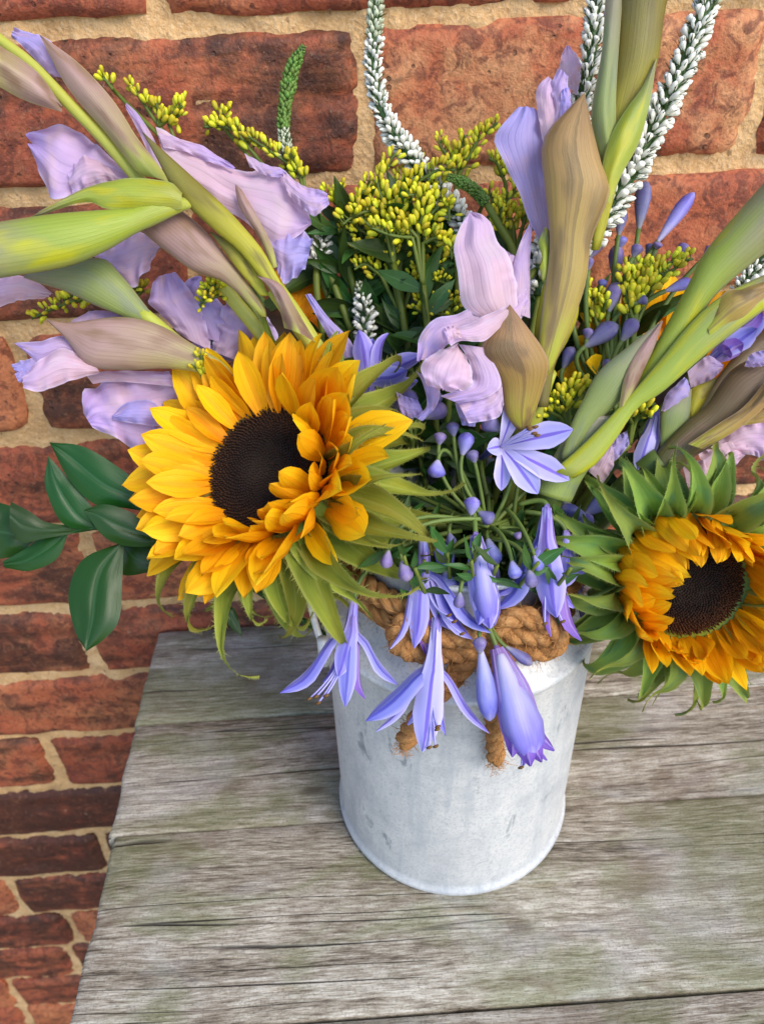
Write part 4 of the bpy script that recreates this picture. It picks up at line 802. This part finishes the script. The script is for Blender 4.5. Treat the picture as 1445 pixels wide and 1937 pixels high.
bloom(t, (900, 1013), (922, 1185), 0.3150, 0.3090, [((926, 1188), 0.3025, 52, BLUE, 'f'), ((905, 1182), 0.3040, 40), ((934, 1182), 0.3050, 40), ((915, 1180), 0.3120, 40), ((928, 1186), 0.3120, 40)], mat=BLUE, stalk=P(897, 968, 0.3230), tl=.3, tr=.0042)
bud(t, (900, 1013), (927, 1189), 50, 0.3110, 'b', 0.3080)
bud(t, (909, 1228), (926, 1364), 41, 0.3120, 'b', 0.3080, P(905, 1170, 0.3180)); bud(t, (908, 1236), (908, 1206), 26, 0.3095, 'd', 0.3070)
bl = bloom(t, (939, 1226), (1010, 1440), 0.3150, 0.3070, [((1003, 1450), 0.2980, 56, PURP, 'f'), ((968, 1432), 0.3000, 50, PURP), ((1024, 1442), 0.3000, 54, PURP), ((1048, 1420), 0.3050, 46, PURP), ((990, 1448), 0.3110, 50, PURP), ((1035, 1438), 0.3100, 46, PURP)], mat=PURP, stalk=P(912, 1160, 0.3190), stamens=[((985, 1452), 0.3030)], tl=.34, tr=.0046)
bud(t, (945, 1236), (1005, 1440), 74, 0.3120, 'b', 0.3050); bpy.context.view_layer.objects  # noqa
bud(t, (955, 1222), (1006, 1257), 22, 0.3150, 'd', 0.3140, P(928, 1180, 0.3190))
bloom(t, (1034, 960), (1030, 1150), 0.3190, 0.3150, [((1052, 1168), 0.3100, 58, BLUE, 'f'), ((939, 1153), 0.3140, 46), ((938, 1128), 0.3180, 40), ((1041, 1204), 0.3150, 34, PURP), ((1099, 1212), 0.3160, 42, PURP), ((1085, 1150), 0.3200, 44)],
      stalk=U+np.array([.012, 0, .012]), stamens=[((1030, 1180), 0.3110), ((1064, 1176), 0.3110)], tl=.34, tr=.0024)
bloom(t, (1070, 1008), (1085, 1120), 0.3270, 0.3250, [((1105, 1085), 0.3250, 40), ((1070, 1110), 0.3230, 40, BLUE, 'f'), ((1050, 1090), 0.3270, 34)], stalk=U+np.array([.015, 0, .008]))
for b0, b1, wd, kd in [((828, 870), (822, 903), 34, 'b'), ((874, 862), (886, 818), 30, 'b'), ((858, 826), (856, 798), 24, 'd'), ((830, 842), (834, 818), 24, 'd'), ((898, 876), (892, 852), 24, 'd'), ((945, 815), (916, 790), 36, 'd'),
                       ((890, 975), (896, 940), 30, 'b'), ((905, 968), (932, 988), 28, 'd'), ((822, 1012), (848, 1075), 36, 'b'), ((842, 1080), (848, 1122), 38, 'b'), ((850, 1008), (854, 1030), 20, 'd'), ((922, 1018), (936, 1070), 33, 'b'),
                       ((888, 1085), (874, 1118), 28, 'b'), ((940, 1070), (934, 1098), 20, 'd'), ((1010, 880), (1020, 900), 18, 'd'), ((970, 1010), (985, 1016), 16, 'd')]:
    bud(t, b0, b1, wd, 0.3210 if b0[1] > 930 else 0.3250, kd, None, U+np.random.randn(3)*np.array([.004, .003, .004]))
for _ in range(16):       # bare flower stalks fanning from the head
    a_ = random.uniform(-1, 1); q = P(925+a_*190, 975+random.uniform(-60, 70), .350+random.uniform(-.006, .010))
    part('flower_stalk', tube(bez(q, U, 12, np.array([0, 0, .012*random.random()])), [.0009, .0011], 6), STEMG, t)
for b0, b1, wd, kd in [((760, 1060), (770, 1100), 28, 'd'), ((1000, 1075), (1006, 1112), 26, 'd'), ((968, 1060), (975, 1095), 26, 'b'), ((870, 1120), (866, 1150), 22, 'd'), ((735, 1040), (728, 1075), 24, 'd'), ((1010, 1050), (1020, 1080), 22, 'b')]:
    bud(t, b0, b1, wd, .304, kd, None, U+np.array([0, -.008, .004])+np.random.randn(3)*.004)
# the open star flower facing the camera
t = thing('agapanthus', 'single open lilac agapanthus star with striped petals and dark anthers beside the brown bract', 'agapanthus', P(946, 845, .32), AG)
b = P(946, 845, .326)
fl = part('flower', tube(np.array([b, b+FWD*.006+RGT*(-.002), b+FWD*.020+RGT*-.006-UPV*.004]), [.0030, .0022, .0012], 10), BLUE, t)
for tip, dd, wd in [((984, 730), .316, 48), ((1083, 812), .312, 62), ((1076, 908), .316, 56), ((1017, 934), .317, 58), ((948, 928), .322, 38), ((921, 850), .318, 42)]:
    e = P(*tip, dd); c = cr([b, b+(e-b)*.3-FWD*.0035, b+(e-b)*.7-FWD*.002, e], 16); tt = unit(np.gradient(c, axis=0)); wv = np.interp(np.linspace(0, 1, 16), [0, .2, .45, .7, .9, 1], [.18, .42, .78, 1, .6, .05])*wd*.88*PX*dd/2
    sd_ = unit(np.cross(tt, FWD)); nn = np.cross(sd_, tt); nn *= np.sign((nn*-FWD).sum(1))[:, None]; u = np.linspace(-1, 1, 9)
    G = c[:, None]+sd_[:, None]*(u[None]*wv[:, None])[..., None]+nn[:, None]*((.30*u**2)[None]*wv[:, None])[..., None]
    part('petal', Geo().grid(G), BLUEW, fl)
for p in [(1002, 812), (1012, 808), (1010, 820), (1016, 824), (1000, 808)]:
    tp = P(*p, .310); part('stamen', tube(bez(b-FWD*.001, tp, 10, -FWD*.008), [.00045, .0004], 6), BLUEW, fl); part('anther', tube(np.array([tp-RGT*.0012, tp, tp+RGT*.0012+UPV*.0004]), [.0004, .0008, .0004], 7), ANTH, fl)
part('flower_stalk', tube(bez(b+FWD*.018-RGT*.006-UPV*.004, P(930, 975, .352), 12, FWD*.01), [.0012, .0012], 7), STEMG, t)
stem_down(t, P(930, 975, .352), np.array([0, 0, -.03]), .0020, .003)
# blue flower behind the big sunflower
t = thing('agapanthus', 'deep blue agapanthus flower half hidden behind the top right of the big sunflower', 'agapanthus', P(700, 720, .345), AG)
bloom(t, (700, 770), (695, 660), .352, .344, [((679, 624), .342, 44, BLUE, 'f'), ((734, 630), .345, 40), ((800, 672), .344, 42), ((770, 700), .342, 44, BLUE, 'f'), ((705, 640), .350, 34), ((790, 720), .348, 38)])
stem_down(t, P(702, 778, .353), np.array([0, 0, -.03]), .002, .003)
for b0, b1, wd, kd in [((775, 800), (768, 735), 44, 'd'), ((800, 790), (845, 770), 34, 'd'), ((750, 780), (748, 752), 26, 'd'), ((815, 765), (835, 745), 20, 'd')]:
    bud(t, b0, b1, wd, .335, kd, None, P(780, 850, .352))
# upright head of buds at the right
t = thing('agapanthus', 'upright agapanthus head of dusky closed buds against the bricks on the right', 'agapanthus', P(1170, 760, .355), AG)
U2 = P(1165, 760, .358)
for b0, b1, wd, kd in [((1207, 436), (1221, 343), 31, 'd'), ((1169, 447), (1178, 394), 24, 'd'), ((1241, 460), (1312, 364), 27, 'b'), ((1163, 534), (1167, 462), 29, 'd'), ((1151, 592), (1167, 534), 29, 'd'), ((1104, 657), (1168, 614), 36, 'd'),
                       ((1174, 646), (1204, 604), 29, 'd'), ((1064, 698), (1084, 656), 25, 'd'), ((1109, 642), (1114, 620), 20, 'd'), ((1110, 491), (1136, 451), 27, 'd'), ((1223, 485), (1237, 462), 24, 'd'), ((1280, 485), (1300, 462), 23, 'd'),
                       ((1205, 572), (1224, 566), 18, 'd'), ((1256, 551), (1310, 532), 23, 'b'), ((1240, 472), (1247, 458), 18, 'd'), ((1112, 512), (1116, 486), 18, 'd'), ((1196, 488), (1209, 462), 22, 'd'), ((1172, 470), (1176, 446), 24, 'b'), ((1136, 548), (1142, 528), 18, 'b'), ((1330, 490), (1352, 470), 26, 'd'), ((1140, 700), (1152, 680), 18, 'd')]:
    bud(t, b0, b1, wd, .350+random.uniform(-.008, .006), kd, None, U2+np.random.randn(3)*.003, .0011)
stem_down(t, U2, np.array([-.005, 0, -.03]), .004, .0045)
# violet flower at the right edge
t = thing('agapanthus', 'crumpled deep violet agapanthus flower at the right edge under the green stalk', 'agapanthus', P(1400, 640, .35), AG)
bloom(t, (1335, 690), (1400, 640), .352, .346, [((1440, 585), .342, 40, PURP), ((1432, 622), .340, 44, BLUE, 'f'), ((1405, 650), .342, 40, PURP), ((1445, 600), .350, 36, BLUE), ((1380, 660), .341, 30, PURP)], mat=PURP)
part('flower_stalk', tube(bez(P(1335, 690, .352), P(1180, 850, .36), 14, np.array([-.01, 0, -.01])), [.0014, .0014], 7), STEMG, t)
stem_down(t, P(1180, 850, .36), np.array([-.01, 0, -.02]), .002, .003)
# blue trumpets low on the right, and small ones at the back
t = thing('agapanthus', 'pale blue agapanthus trumpet hanging above the half-open sunflower', 'agapanthus', P(1225, 800, .345), AG)
bloom(t, (1240, 778), (1215, 880), .342, .338, [((1205, 890), .334, 36, BLUEW, 'f'), ((1222, 885), .336, 30), ((1240, 870), .338, 26, BLUE), ((1195, 880), .340, 26)], tl=.5, tr=.0026)
part('flower_stalk', tube(bez(P(1240, 778, .342), P(1170, 850, .36), 12, np.array([-.004, 0, .014])), [.0011, .0013], 7), STEMG, t)
for b0, b1, wd, kd in [((1350, 893), (1379, 870), 26, 'b'), ((1105, 975), (1155, 940), 34, 'b'), ((1120, 985), (1060, 960), 30, 'b'), ((1085, 1010), (1120, 975), 28, 'b'), ((1095, 1120), (1120, 1180), 34, 'b'), ((1075, 1130), (1100, 1105), 24, 'b')]:
    bud(t, b0, b1, wd, .347, kd, None, P(1120, 960, .362))
stem_down(t, P(1170, 850, .36), np.array([-.01, 0, -.02]), .002, .003)
t = thing('agapanthus', 'two pale lilac agapanthus buds peeping out under the left edge of the big sunflower', 'agapanthus', P(285, 900, .35), AG)
for b0, b1, wd in [((300, 860), (278, 905), 34), ((310, 840), (292, 890), 26)]:
    bud(t, b0, b1, wd, .35, 'b', None, P(420, 900, .352))
stem_down(t, P(420, 900, .352), np.array([.02, 0, -.01]), .0015, .0025)

# ------------------------------------------------------------------ veronica spikes
def floret_mesh(name, mat, prof, k=5, amp=.12):
    p = np.array(prof); m = 8; a = np.linspace(0, 2*np.pi, m, endpoint=False); rr = p[:, :1]*(1+amp*np.cos(2*a)[None])
    return Geo().grid(np.stack([rr*np.cos(a)[None], rr*np.sin(a)[None], np.repeat(p[:, 1:], m, 1)], 2), wrap=True).mesh(name, mat, center=False)[0]
FPROF = [(0, 0), (.16, .05), (.30, .30), (.34, .55), (.27, .80), (.10, .97), (0, 1.0)]
F_W = [floret_mesh('floret', FLOR, FPROF), floret_mesh('floret', FLOR, [(0, 0), (.14, .05), (.26, .3), (.36, .55), (.42, .75), (.30, .92), (.12, .86), (0, .80)], amp=.22)]
F_B = [floret_mesh('floret', FLBUD, FPROF)]; F_G = [floret_mesh('floret', GREENB, [(0, 0), (.30, .1), (.42, .4), (.3, .75), (.0, 1.0)])]
VG = 'veronica spikes of the bouquet'
def spike(label, px, d, rpx, n, white, stemto, tail=None, size=(1, 1)):
    "px runs from the base of the spike to its tip; white: fraction of the length in open flower"
    c = lift(px, d, 90); t = thing('veronica_spike', label, 'veronica', c[0], VG)
    r = np.interp(np.linspace(0, 1, 90), np.linspace(0, 1, len(rpx)), rpx)*PX*np.interp(np.linspace(0, 1, 90), [0, 1], [np.atleast_1d(d)[0], np.atleast_1d(d)[-1]])
    part('stem', tube(c, np.maximum(r*.42, .0008), 8), CALYX, t)
    tt, N, B = frames(c); g = Geo(); extra = Geo(); cnt = 0
    for i in range(n):
        s_ = (i+.5)/n; f = s_*89; k = min(int(f), 88); q = f-k
        cc = c[k]*(1-q)+c[k+1]*q; a = i*2.399963+random.gauss(0, .15); o = N[k]*math.cos(a)+B[k]*math.sin(a); rr = r[k]
        lean = .5+.6*s_ if s_ < white else 1.6
        dr = unit(o+tt[k]*lean*random.uniform(.75, 1.25)+np.random.randn(3)*.12)
        kind = F_W if s_ < white else (F_B if s_ < white+.22 else F_G)
        L = rr*np.interp(s_, [0, white, white+.2, 1], [.86, .72, .62, .60])*random.uniform(.8, 1.15)*size[0]
        link('floret', random.choice(kind), t, mw=align(cc+o*rr*.36, dr, a, L, L*size[1]*(.66 if s_ < white else .95)))
        for _ in range(4 if s_ < white+.2 else 1):
            p0 = cc+o*rr*.38; d2 = unit(dr+np.random.randn(3)*.45); sd_ = unit(np.cross(d2, tt[k]))*rr*.09; e = p0+d2*rr*random.uniform(.6, 1.15)
            g.add([p0-sd_, p0+sd_, e], [(0, 1, 2)], [(.5, .5)]*3)
    o = part('calyces', g, CALYX, t); o['kind'] = 'stuff'
    pth = bez(c[0], stemto, 16, -tt[0]*.03) if tail is None else np.vstack([lift(tail, (np.atleast_1d(d)[0], .36), 10), bez(P(*tail[-1], .36), stemto, 12)[1:]])
    part('stem', tube(pth, [.0017, .0022], 8), GSTEM, t)
    return t
mj = lambda: MOUTH+np.array([random.uniform(-.025, .025), random.uniform(-.01, .025), -.12])
spike('white veronica spike curving up in front of the mortar joint above the goldenrod', [(885, 435), (855, 390), (815, 345), (780, 298), (742, 248), (718, 195), (706, 130), (708, 60), (715, -30)], (.362, .352), [23, 25, 25, 22, 21, 21, 21], 300, .80, mj())
spike('white veronica spike standing close behind the left side of the tall green gladiolus top', [(1020, 560), (1045, 400), (1075, 290), (1095, 215), (1112, 130), (1122, 60), (1132, -60)], (.350, .332), [28, 28, 28, 27, 26, 24], 300, 1.0, mj())
spike('thick white veronica spike leaning to the upper right corner', [(1015, 510), (1065, 480), (1120, 440), (1155, 390), (1195, 320), (1235, 240), (1272, 165), (1310, 80), (1350, -30)], (.345, .330), [28, 30, 32, 32, 31, 30, 29], 300, .94, mj())
spike('small budding veronica spike with a bright green tip standing against the upper left brick', [(542, 300), (537, 240), (541, 190), (552, 135), (562, 110), (574, 88)], (.368, .362), [18, 18, 19, 22, 20, 8], 260, .02, mj(), size=(.9, 1.0))
spike('green unopened veronica spike nodding left over the goldenrod', [(920, 385), (900, 362), (875, 345), (848, 334)], (.345, .340), [17, 18, 17, 10], 200, -.4, mj(), tail=[(920, 385), (945, 430), (970, 475), (985, 560)], size=(.8, 1.0))
spike('short white veronica spike among the leaves beside the pale lilac bloom', [(600, 505), (608, 460), (604, 425), (598, 400)], (.372, .370), [20, 22, 18, 10], 60, .8, mj())
spike('short white veronica spike deep in the dark leaves behind the sunflower', [(690, 640), (690, 590), (684, 560), (680, 535)], (.372, .370), [22, 24, 20, 10], 60, .8, mj())
spike('small veronica spike with few white florets at the right edge beside the green stalk', [(1395, 560), (1420, 520), (1445, 485), (1470, 450)], (.352, .350), [22, 24, 24, 18], 80, .7, mj())

# ------------------------------------------------------------------ goldenrod
gb = [floret_mesh('bud', GOLD, [(0, 0), (.15, .02), (.30, .25), (.36, .55), (.33, .80), (.20, .98), (.05, 1.0), (0, .97)], amp=a) for a in (.04, .1)]
leafm = []
def leaf_mesh(L, W, bend, seed):
    rs = np.random.RandomState(seed); n, m = 11, 5; v = np.linspace(0, 1, n); u = np.linspace(-1, 1, m); wv = np.interp(v, [0, .15, .45, .75, 1], [.12, .6, 1, .6, .02])*W/2
    a = bend*v**1.2; y = np.cumsum(np.r_[0, np.cos(a[1:])])*L/(n-1); z = np.cumsum(np.r_[0, np.sin(a[1:])])*L/(n-1)
    G = np.zeros((n, m, 3)); G[..., 0] = u[None]*wv[:, None]+(rs.randn()*.1*L*v**2)[:, None]; G[..., 1] = y[:, None]; G[..., 2] = z[:, None]+.35*np.abs(u)[None]*wv[:, None]+.05*W*smooth_noise(n, m, (3, 2), seed)
    return Geo().grid(G).mesh('leaf', LEAF, center=False)[0]
leafm = [leaf_mesh(1, .30, b, i) for i, b in enumerate([-.6, .3, -1.1, .7, -.2])]
def leaf(t, a, b, roll=None):
    a, b = np.asarray(a), np.asarray(b); y = b-a; L = np.linalg.norm(y); y = y/L; x = unit(np.cross(y, -FWD)+np.random.randn(3)*.5); x = unit(x-y*np.dot(x, y)); z = np.cross(x, y)
    link('leaf', random.choice(leafm), t, mw=basis(a, x, y, z, (L*random.uniform(.85, 1.25), L, L)))
GR = 'goldenrod sprigs of the bouquet'
def goldenrod(label, arms, root, d, nleaf=6, spread=15, size=15, dens=1.0, flat=False):
    t = thing('goldenrod_sprig', label, 'goldenrod', P(*root, d), GR); size *= 1.18; dens *= 1.9; rt = P(*root, d+.004)
    for arm in arms:
        c = lift(arm, (d, d-.006+random.uniform(-.004, .004)), 24); part('branch', tube(np.vstack([bez(rt, c[0], 8)[:-1], c]), [.0011, .0006], 6), GSTEM, t)
        tt = unit(np.gradient(c, axis=0)); L = np.linalg.norm(np.diff(c, axis=0), axis=1).sum(); nb = max(4, int(L/(size*PX*d)*2.7*dens))
        pg = Geo()
        for i in range(nb):
            f = (i+.5)/nb; k = int(f*23); sgn = 1 if i % 2 else -1
            o = unit(np.cross(tt[k], FWD)*sgn*random.uniform(.1, 1)+UPV*.55-FWD*random.uniform(-.3, .9)+np.random.randn(3)*.3)
            p0 = c[k]; p1 = p0+o*spread*PX*d*random.uniform(.45, 1.0)*(1.05-.4*f)
            ax_ = unit(o*.7+UPV*.5+tt[k]*.5+np.random.randn(3)*.25); Ls = size*PX*d*random.uniform(.75, 1.15)*(1.05-.25*f)
            tube(np.array([p0, (p0+p1)/2+tt[k]*.0003, p1+ax_*Ls*.1]), [.0003, .00028], 4, pg, cap=False)
            link('bud', random.choice(gb), t, mw=align(p1, ax_, random.random()*6, Ls, Ls*random.uniform(.66, .85)))
        o = part('bud_stalks', pg, GSTEM, t); o['kind'] = 'stuff'
    part('stem', tube(bez(rt, mj(), 16, (MOUTH-rt)*.3+np.array([0, 0, -.01])), [.0016, .0022], 7), GSTEM, t)
    for _ in range(nleaf):
        k = random.random()*.55; a = rt*(1-k)+(MOUTH+np.array([0, .01, -.05]))*k; b_ = a+camdir(random.uniform(-1, 1), random.uniform(-.2, 1), random.uniform(-.6, .5))*random.uniform(.016, .030)
        leaf(t, a, b_)
    return t
goldenrod('dense central goldenrod sprig of yellow-green buds in front of the white veronica', [[(735, 420), (700, 400), (668, 410), (648, 425)], [(735, 400), (715, 350), (735, 310), (748, 290)], [(745, 380), (790, 345), (830, 322), (860, 322)], [(740, 420), (770, 385), (800, 375), (835, 380)], [(730, 440), (690, 420), (672, 385), (690, 360)], [(745, 440), (780, 430), (810, 450), (840, 462)], [(740, 430), (760, 405), (765, 360), (775, 330)]], (745, 500), .358, 12, spread=20, size=16)
goldenrod('third goldenrod sprig with greener buds filling in behind the central one', [[(720, 470), (690, 440), (660, 430), (640, 440)], [(730, 460), (710, 420), (690, 370), (700, 340)], [(740, 450), (750, 400), (760, 340), (800, 305)], [(760, 450), (800, 420), (830, 350), (850, 340)], [(750, 470), (790, 480), (830, 490), (860, 480)], [(730, 480), (700, 470), (670, 480)], [(745, 450), (735, 390), (720, 350)]], (755, 540), .366, 26, spread=22, size=14)
goldenrod('fourth goldenrod sprig, lowest of the central clump, with small tight buds', [[(720, 520), (690, 500), (670, 510)], [(740, 520), (740, 480), (760, 465)], [(780, 530), (800, 500), (840, 500)], [(780, 540), (820, 530), (850, 540)]], (760, 600), .366, 26, spread=16, size=11)
goldenrod('second goldenrod sprig crowding the right of the central one', [[(790, 440), (820, 400), (845, 385), (850, 420)], [(790, 450), (760, 420), (735, 430), (720, 445)], [(800, 460), (830, 450), (850, 470), (855, 490)], [(790, 440), (800, 400), (790, 370), (760, 372)], [(780, 450), (740, 445), (700, 430)]], (800, 540), .350, 14, spread=19, size=16)
goldenrod('goldenrod tip pointing up right over the large pale brick', [[(868, 330), (885, 300), (905, 265), (940, 232)], [(862, 335), (850, 300), (832, 275), (838, 262)], [(868, 320), (870, 290), (880, 255)]], (862, 380), .362, 5, spread=17, size=15)
goldenrod('goldenrod sprig behind the nodding green veronica tip', [[(970, 430), (960, 390), (975, 350), (968, 310)], [(960, 420), (935, 390), (925, 360)], [(985, 440), (995, 400), (985, 370)], [(960, 440), (945, 420), (950, 390)], [(955, 345), (940, 310), (925, 300)]], (975, 480), .362, 8, spread=16, size=14)
goldenrod('goldenrod sprig rising behind the large pale bloom on the left', [[(575, 340), (545, 310), (510, 285), (465, 255)], [(480, 290), (450, 255), (425, 240), (385, 240)], [(430, 250), (415, 225), (437, 203)], [(570, 345), (560, 310), (548, 290)]], (585, 420), .366, 6, spread=15, size=15)
goldenrod('goldenrod tips showing above the mauve bract at the upper left', [[(300, 240), (320, 225), (345, 200)], [(300, 235), (300, 210), (295, 195)], [(285, 215), (265, 185), (243, 158)], [(215, 170), (200, 152), (190, 148)], [(320, 235), (340, 215), (348, 190)]], (345, 300), .364, 4, spread=14, size=15)
goldenrod('goldenrod sprig hanging over the bricks at the left edge under the gladiolus', [[(190, 560), (140, 570), (100, 585), (60, 603)], [(190, 555), (150, 555), (120, 568)], [(260, 560), (270, 548), (250, 545)]], (250, 580), .362, 2, spread=14, size=15)
goldenrod('small goldenrod cluster caught between the two left gladiolus blooms', [[(440, 540), (410, 545), (380, 570)], [(430, 550), (400, 565), (378, 578)], [(435, 545), (405, 540), (390, 550)]], (460, 560), .338, 0, spread=14, size=14, dens=1.2)
goldenrod('tiny goldenrod cluster beside the upper left petals of the big sunflower', [[(395, 720), (380, 700), (368, 675)], [(395, 715), (385, 690), (380, 672)], [(390, 720), (375, 700), (362, 690)]], (420, 760), .330, 1, spread=12, size=14)
goldenrod('low goldenrod cluster deep behind the pale pink bloom', [[(850, 590), (820, 575), (785, 570)], [(850, 590), (840, 570), (850, 560)], [(850, 595), (800, 590), (782, 580)], [(855, 590), (870, 570), (868, 560)]], (850, 640), .362, 8, spread=14, size=13)
goldenrod('goldenrod sprig among the upright agapanthus buds on the right', [[(1200, 590), (1220, 540), (1260, 500), (1310, 490)], [(1195, 600), (1185, 560), (1180, 520), (1190, 500)], [(1200, 580), (1220, 545), (1235, 500)], [(1205, 570), (1250, 525), (1290, 500)], [(1190, 570), (1200, 530), (1215, 490)]], (1195, 680), .346, 6, spread=16, size=17)
goldenrod('goldenrod sprig squeezed against the right side of the tall brown bract', [[(1130, 620), (1120, 580), (1110, 550), (1105, 530)], [(1130, 615), (1135, 580), (1128, 550)], [(1130, 600), (1140, 590), (1145, 570)]], (1140, 680), .352, 6, spread=14, size=15)
goldenrod('bright goldenrod cluster under the brown bract beside the open lilac star', [[(1060, 790), (1040, 780), (1020, 785)], [(1065, 780), (1050, 760), (1035, 765)], [(1070, 770), (1080, 730), (1100, 720)], [(1075, 770), (1105, 735), (1128, 720)], [(1065, 785), (1065, 760), (1055, 745)]], (1075, 830), .336, 3, spread=13, size=17)
goldenrod('yellow goldenrod buds tucked beneath the right green gladiolus stalk', [[(1200, 800), (1210, 785), (1232, 790)], [(1200, 795), (1205, 780), (1222, 770)], [(1195, 800), (1185, 780), (1190, 775)]], (1190, 840), .338, 1, spread=13, size=19)
goldenrod('goldenrod buds showing beside the lilac petal tip left of the small brick joint', [[(640, 390), (635, 370), (650, 355)], [(640, 390), (620, 370), (612, 360)]], (640, 440), .368, 4, spread=12, size=13)
# leafy greenery filling the middle of the bouquet
def greens(label, n, x0, x1, y0, y1, d0, d1, ln=(.018, .034), stems=5):
    c = P((x0+x1)/2, y1, (d0+d1)/2); t = thing('leafy_sprig', label, 'greenery', c, 'leafy sprigs in the heart of the bouquet')
    for k in range(stems):
        a = P(x0+(x1-x0)*(k+.5)/stems+random.uniform(-20, 20), y0+random.uniform(0, 40), random.uniform(d0, d1)); b_ = mj()
        pth = bez(a, b_, 22, (b_-a)*.3+np.array([0, 0, -.012])); part('stem', tube(pth, [.0008, .0016], 6), GSTEM, t)
        for j in range(n//stems):
            q = pth[random.randint(0, 11)]; leaf(t, q, q+camdir(random.uniform(-1, 1), random.uniform(-.3, 1), random.uniform(-.4, .7))*random.uniform(*ln))
    return t
greens('dark leafy sprigs filling the middle of the bouquet behind the big sunflower', 220, 590, 780, 420, 640, .362, .384)
greens('dark leafy sprigs filling the middle behind the pale pink gladiolus bloom', 220, 730, 1000, 430, 680, .362, .384)
greens('leafy sprigs behind the tall brown gladiolus stalk and agapanthus buds', 100, 1040, 1230, 580, 800, .362, .380)
greens('dark leaves low at the mouth of the churn under the agapanthus head', 130, 700, 1130, 800, 960, .362, .380, (.014, .026), 7)
greens('dark leaves spilling over the front rim of the churn behind the trumpets', 130, 680, 1100, 985, 1100, .326, .342, (.010, .020), 10)
greens('small dark leaves draped over the front rim of the churn between the trumpets', 150, 705, 1080, 1035, 1085, .298, .309, (.008, .016), 12)
greens('dark leaves behind the lower left gladiolus blooms and the big sunflower', 50, 400, 620, 560, 760, .366, .382, (.014, .026), 5)
greens('dark leaves at the right behind the brown gladiolus stalk', 40, 1150, 1300, 800, 960, .362, .378, (.014, .026), 4)

# ------------------------------------------------------------------ sunflowers hidden at the back
def hidden_sunflower(label, c, nrm, th0, th1, n, up=UPV, sc=1.0):
    n_ = unit(nrm); e1 = unit(up-n_*np.dot(up, n_)); e2 = np.cross(e1, n_); t = thing('sunflower', label, 'sunflower', c, 'sunflowers of the bouquet')
    part('disc', Geo().grid(np.array([[c+.022*q*(e1*math.cos(a)+e2*math.sin(a))+n_*.004*(1-q*q) for a in np.linspace(0, 6.283, 32, endpoint=False)] for q in np.linspace(0, 1, 6)]), wrap=True), DISC1, t)
    for i in range(n):
        th = th0+(th1-th0)*(i+.5)/n; r_ = e1*math.cos(th)+e2*math.sin(th); al = R(random.uniform(15, 45)); d_ = math.cos(al)*r_+math.sin(al)*n_; x = unit(np.cross(r_, n_)); z = np.cross(x, d_)
        if np.dot(z, n_) < 0: x = -x; z = -z
        link('petal', random.choice(PV1), t, mw=basis(c+r_*.024, x, d_, z, (sc, sc, sc)))
    part('stem', tube(bez(c-n_*.008, mj(), 18, -n_*.02), [.004, .005], 9), STEMG, t)
hidden_sunflower('sunflower mostly hidden behind the goldenrod and buds on the right', P(1262, 725, .372), camdir(.10, .35, .9), R(-100), R(120), 24)
hidden_sunflower('sunflower peeping out dark behind the pale lilac bloom and leaves', P(530, 640, .372), camdir(.5, .5, .7), R(10), R(80), 9, sc=.9)

# ------------------------------------------------------------------ rope knot, loops and tails in front
dz = lambda px, py, r=.0: atY(px, py, BY-.0545-r*.5)
db = lambda px, py, r=.0: atY(px, py, BY-.0730-r)
twist_rope(cr([dz(775, 1170), dz(752, 1195, .002), dz(765, 1226, .004), dz(830, 1232, .004), dz(900, 1225, .004), dz(935, 1205, .004)], 40), .0050, fib=9)
twist_rope(cr([dz(765, 1165), dz(800, 1195, .004), dz(860, 1205, .006), dz(920, 1200, .006), dz(940, 1230, .005)], 40), .0048, fib=9)
twist_rope(cr([dz(925, 1215, .004), dz(960, 1170, .006), dz(1015, 1172, .006), dz(1055, 1200, .004), dz(1040, 1228, .003), dz(985, 1232, .003), dz(935, 1222, .003)], 50), .0046, fib=14)
twist_rope(cr([dz(935, 1195, .006), dz(980, 1200, .008), dz(1035, 1205, .006)], 24), .0046, fib=14)
twist_rope(cr([dz(930, 1205, .003), dz(936, 1262, .010), db(934, 1330), db(936, 1400), db(938, 1438)], 50), .0040, fib=10)
twist_rope(cr([dz(915, 1215, .002), dz(850, 1290, .012), db(795, 1355), db(764, 1405)], 40), .0046, fib=10)
for e in (db(938, 1438), db(764, 1405)):     # frayed ends
    c = np.array([e, e+np.array([0, 0, -.004])]); fibres(np.repeat(c, 14, 0)+np.random.randn(28, 3)*.0012, .003, 5, .0035)
o = part('loose_fibres', FIB, JUTE, rope, False); o['kind'] = 'stuff'
# a tuft of weed on the ground by the wall
g = Geo(); w0 = P(70, 1950, 1.0); w0 = atY(75, 1948, -.02); 
for _ in range(60):
    a = w0+np.array([random.uniform(-.03, .03), random.uniform(-.01, .015), 0]); a[2] = -.735; b_ = a+np.array([random.gauss(0, .02), random.gauss(-.005, .012), random.uniform(.015, .045)]); s_ = np.array([.003, 0, 0])
    g.add([a-s_*.3, a+s_*.3, (a+b_)/2-s_, (a+b_)/2+s_, b_], [(0, 1, 3, 2), (2, 3, 4)], [(.5, .5)]*5)
tag(part('weed', g, LEAF, None), 'small green weed tuft at the foot of the wall in the bottom left corner', 'weed', kind='stuff')
